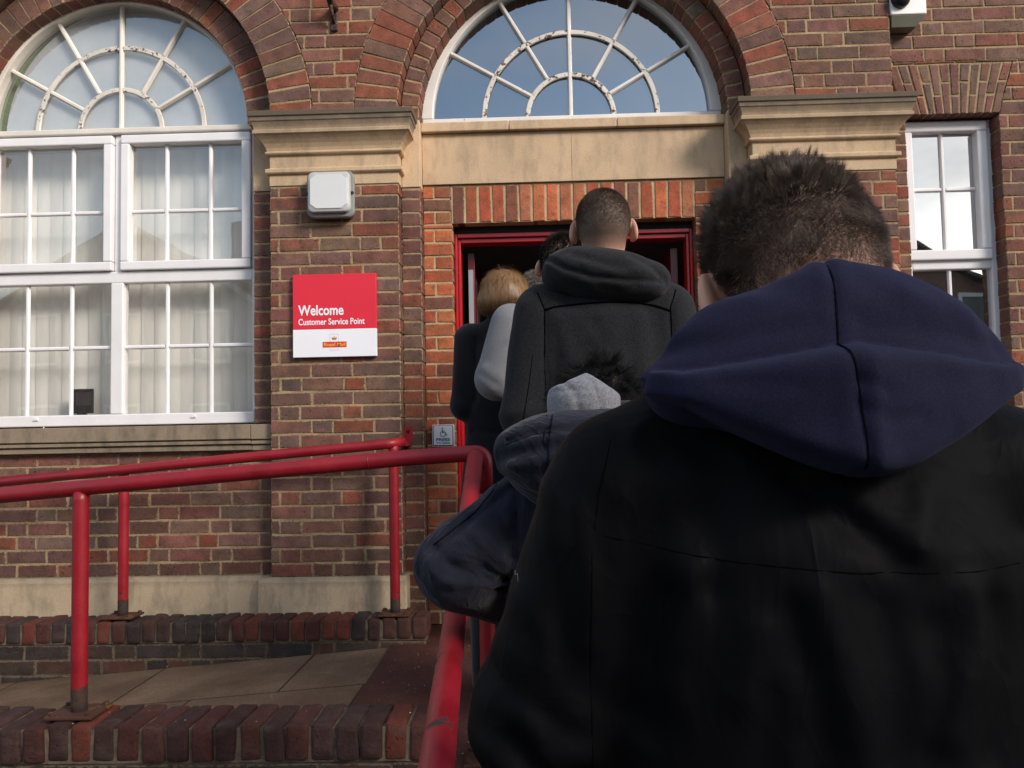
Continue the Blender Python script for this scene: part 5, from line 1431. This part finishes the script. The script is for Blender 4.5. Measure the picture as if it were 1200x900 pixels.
# ---------------------------------------------------------------- E: woman with the blonde bob
fe = (-.115, 3.37, LZ)
shE = [(-.258, 3.37, 1.872), (.028, 3.37, 1.872)]; elE = [(-.282, 3.365, 1.605), (.052, 3.365, 1.605)]; wrE = [(-.20, 3.57, 1.50), (-.03, 3.57, 1.50)]
hcE = (-.117, 3.39, 2.042)
pE, V, F, q, fnE = make_person('woman with golden blonde bob in black coat at the front left of the queue', fe, hcE, (R(-5), 0, R(-6)), .95, shE, elE, wrE,
                               default_hairline(-.06, .03), SKIN, QUEUE, fine=.006)
profE = [(1.12, .20, .14, 0), (1.3, .19, .125, 0), (1.5, .165, .11, 0), (1.7, .178, .112, 0), (1.82, .165, .10, 0), (1.88, .11, .08, .0), (1.97, .058, .06, .01)]
def coatE(X, Y, Z):
    d = torso(X, Y, Z, (-.115, 3.37), profE)
    d = smin(d, cap(X, Y, Z, (-.225, 3.37, 1.885), (-.005, 3.37, 1.885), .048), .05)
    d = smin(d, cap(X, Y, Z, (-.115, 3.37, 1.93), (-.115, 3.375, 1.965), .070, .068), .02)
    s_ = sleeves(X, Y, Z, shE, elE, wrE, .066, .058, .046)
    d = smin(d, s_, .012) - strokes(X, Y, Z, [([(-.24, 1.87), (-.232, 1.75), (-.235, 1.62)], .010, -.010), ([(-.3, 1.64), (-.25, 1.60)], .010, -.006), ([(-.25, 1.50), (-.115, 1.49), (0, 1.5)], .010, -.008)], 3.38)
    return d + .003*wob(X, Y, Z, 34, 51)
sdf_obj('coat', coatE, (-.40, .17), (3.18, 3.68), (1.10, 2.02), .010, E_COAT, pE)
def bobE(X, Y, Z):
    x, y, z = X-hcE[0], Y-hcE[1], Z-hcE[2]
    d = ell(x, y, z, (0, -.012, .018), (.099, .108, .094))
    d = smin(d, ell(x, y, z, (0, -.030, -.026), (.108, .094, .060)), .04)
    d = np.maximum(d, -.066 - z + .25*np.maximum(0, y))
    d = smax(d, -ell(x, y, z, (0, .085, -.045), (.058, .06, .095)), .01)
    return d + .0005*np.sin(np.arctan2(x, y+.01)*60+wob(X, Y, Z, 30, 55)*3) + .0014*wob(X, Y, Z, 60, 56)
Vb, Fb = snets(bobE, axis(-.24, .01, .005), axis(3.26, 3.52, .005), axis(1.94, 2.18, .005))
hair_o = mesh_np('hair', Vb, Fb, H_E, pE, True)
nb_ = vnorm(Vb, Fb); k = rng.choice(len(Vb), 9000); Pb = Vb[k]; nb2 = nb_[k]
qb = Pb - np.array(hcE)
tang = np.stack([qb[:, 0]*.9, (qb[:, 1]+.01)*.9, -np.abs(qb[:, 2]-.13)*1.4-.02], 1)
tang = tang - nb2*(tang*nb2).sum(1, keepdims=True)
keep = (qb[:, 2] > -.06)
hv, hf = strands(Pb[keep]-nb2[keep]*.002, tang[keep]+nb2[keep]*.010+rng.normal(0, .008, Pb[keep].shape), rng.uniform(.02, .05, keep.sum()), .00045, -nb2[keep]*.12, 4)
mesh_np('loose_strands', hv, hf, H_E, pE, False)
legs(pE, fe, -.115, 1.25, BLACKT, wide=-.02)

# ---------------------------------------------------------------- F: grey haired person already in the doorway
ff_ = (.012, 4.05, LZ)
shF = [(-.17, 4.05, 1.90), (.194, 4.05, 1.90)]; elF = [(-.21, 4.05, 1.62), (.234, 4.05, 1.62)]; wrF = [(-.17, 4.20, 1.42), (.194, 4.20, 1.42)]
pF, V, F, q, fnF = make_person('grey haired person in dark coat just inside the doorway', ff_, (.014, 4.06, 2.150), (R(-4), 0, 0), 1.0, shF, elF, wrF,
                               default_hairline(-.06, .03), SKIN, QUEUE, fine=.008)
profF = [(1.2, .20, .13, 0), (1.6, .19, .125, 0), (1.8, .18, .115, 0), (1.9, .12, .09, 0), (2.0, .06, .06, .01)]
def coatF(X, Y, Z):
    d = torso(X, Y, Z, (.012, 4.05), profF)
    d = smin(d, cap(X, Y, Z, (-.12, 4.05, 1.915), (.144, 4.05, 1.915), .05), .05)
    return smin(d, sleeves(X, Y, Z, shF, elF, wrF, .07, .062, .05), .015) + .003*wob(X, Y, Z, 34, 61)
sdf_obj('coat', coatF, (-.32, .35), (3.88, 4.30), (1.18, 2.04), .014, F_COAT, pF)
P, N, Q, mk = roots(V, F, q, default_hairline(-.06, .03)(q), 5000)
hv, hf = strands(P-N*.001, N*.5+np.array((0, -.1, -.3))+rng.normal(0, .2, P.shape), .018*rng.uniform(.7, 1.2, len(P)), .0011, None, 2)
mesh_np('hair', hv, hf, H_F, pF, False)
legs(pF, ff_, .012, 1.33, BLACKT)

# ================================================================== LIGHT, SKY, CAMERA
AZ, EL = R(48), R(28)          # the sun stands to the right behind the photographer
sv = Vector((math.sin(AZ)*math.cos(EL), -math.cos(AZ)*math.cos(EL), math.sin(EL)))
sd = bpy.data.lights.new('sun', 'SUN'); sd.energy = 3.8; sd.angle = R(18); sd.color = (1.0, .92, .845)
so = bpy.data.objects.new('sun', sd); so.rotation_euler = sv.to_track_quat('Z', 'Y').to_euler(); so.location = (6, -6, 8); link(so)
w = bpy.data.worlds.new('World'); scene.world = w; w.use_nodes = True
nt = w.node_tree; nt.nodes.clear()
out = nt.nodes.new('ShaderNodeOutputWorld'); bg = nt.nodes.new('ShaderNodeBackground'); sky = nt.nodes.new('ShaderNodeTexSky')
sky.sky_type = 'NISHITA'; sky.sun_disc = False; sky.sun_elevation = EL; sky.sun_rotation = math.atan2(sv.x, sv.y); sky.air_density = 1.2; sky.dust_density = 1.4
tc = nt.nodes.new('ShaderNodeTexCoord'); mp = nt.nodes.new('ShaderNodeMapping'); mp.inputs['Scale'].default_value = (1, 1, 2.6)
nz = nt.nodes.new('ShaderNodeTexNoise'); nz.inputs['Scale'].default_value = 2.6; nz.inputs['Detail'].default_value = 8; nz.inputs['Roughness'].default_value = .55
cr = nt.nodes.new('ShaderNodeValToRGB'); cr.color_ramp.elements[0].position = .44; cr.color_ramp.elements[1].position = .68
cr.color_ramp.elements[1].color = (.8, .8, .8, 1)
mx = nt.nodes.new('ShaderNodeMix'); mx.data_type = 'RGBA'; mx.inputs[7].default_value = (5.0, 5.05, 5.2, 1)
L = nt.links.new
L(tc.outputs['Generated'], mp.inputs[0]); L(mp.outputs[0], nz.inputs['Vector']); L(nz.outputs['Fac'], cr.inputs[0]); L(cr.outputs[0], mx.inputs[0])
L(sky.outputs[0], mx.inputs[6]); L(mx.outputs[2], bg.inputs[0]); L(bg.outputs[0], out.inputs[0])
bg.inputs[1].default_value = .21

cd = bpy.data.cameras.new('camera'); co = bpy.data.objects.new('camera', cd); link(co)
cd.sensor_fit = 'HORIZONTAL'; cd.sensor_width = 36.0; cd.lens = 36.0*980/1200; cd.clip_start = .05; cd.clip_end = 600
p, yw, r = R(3.186), R(-1.580), R(-1.1185)
fw = Vector((math.sin(yw)*math.cos(p), math.cos(yw)*math.cos(p), math.sin(p))); rt = Vector((math.cos(yw), -math.sin(yw), 0)); up = rt.cross(fw)
rt2 = rt*math.cos(r) + up*math.sin(r); up2 = up*math.cos(r) - rt*math.sin(r)
co.matrix_world = Matrix(((rt2.x, up2.x, -fw.x, 0), (rt2.y, up2.y, -fw.y, 0), (rt2.z, up2.z, -fw.z, 1.5), (0, 0, 0, 1)))
scene.camera = co
scene.view_settings.view_transform = 'Standard'; scene.view_settings.look = 'None'; scene.view_settings.exposure = 0; scene.view_settings.gamma = 1
scene.render.engine = 'CYCLES'
scene.cycles.use_denoising = True
scene.cycles.max_bounces = 8; scene.cycles.transparent_max_bounces = 8
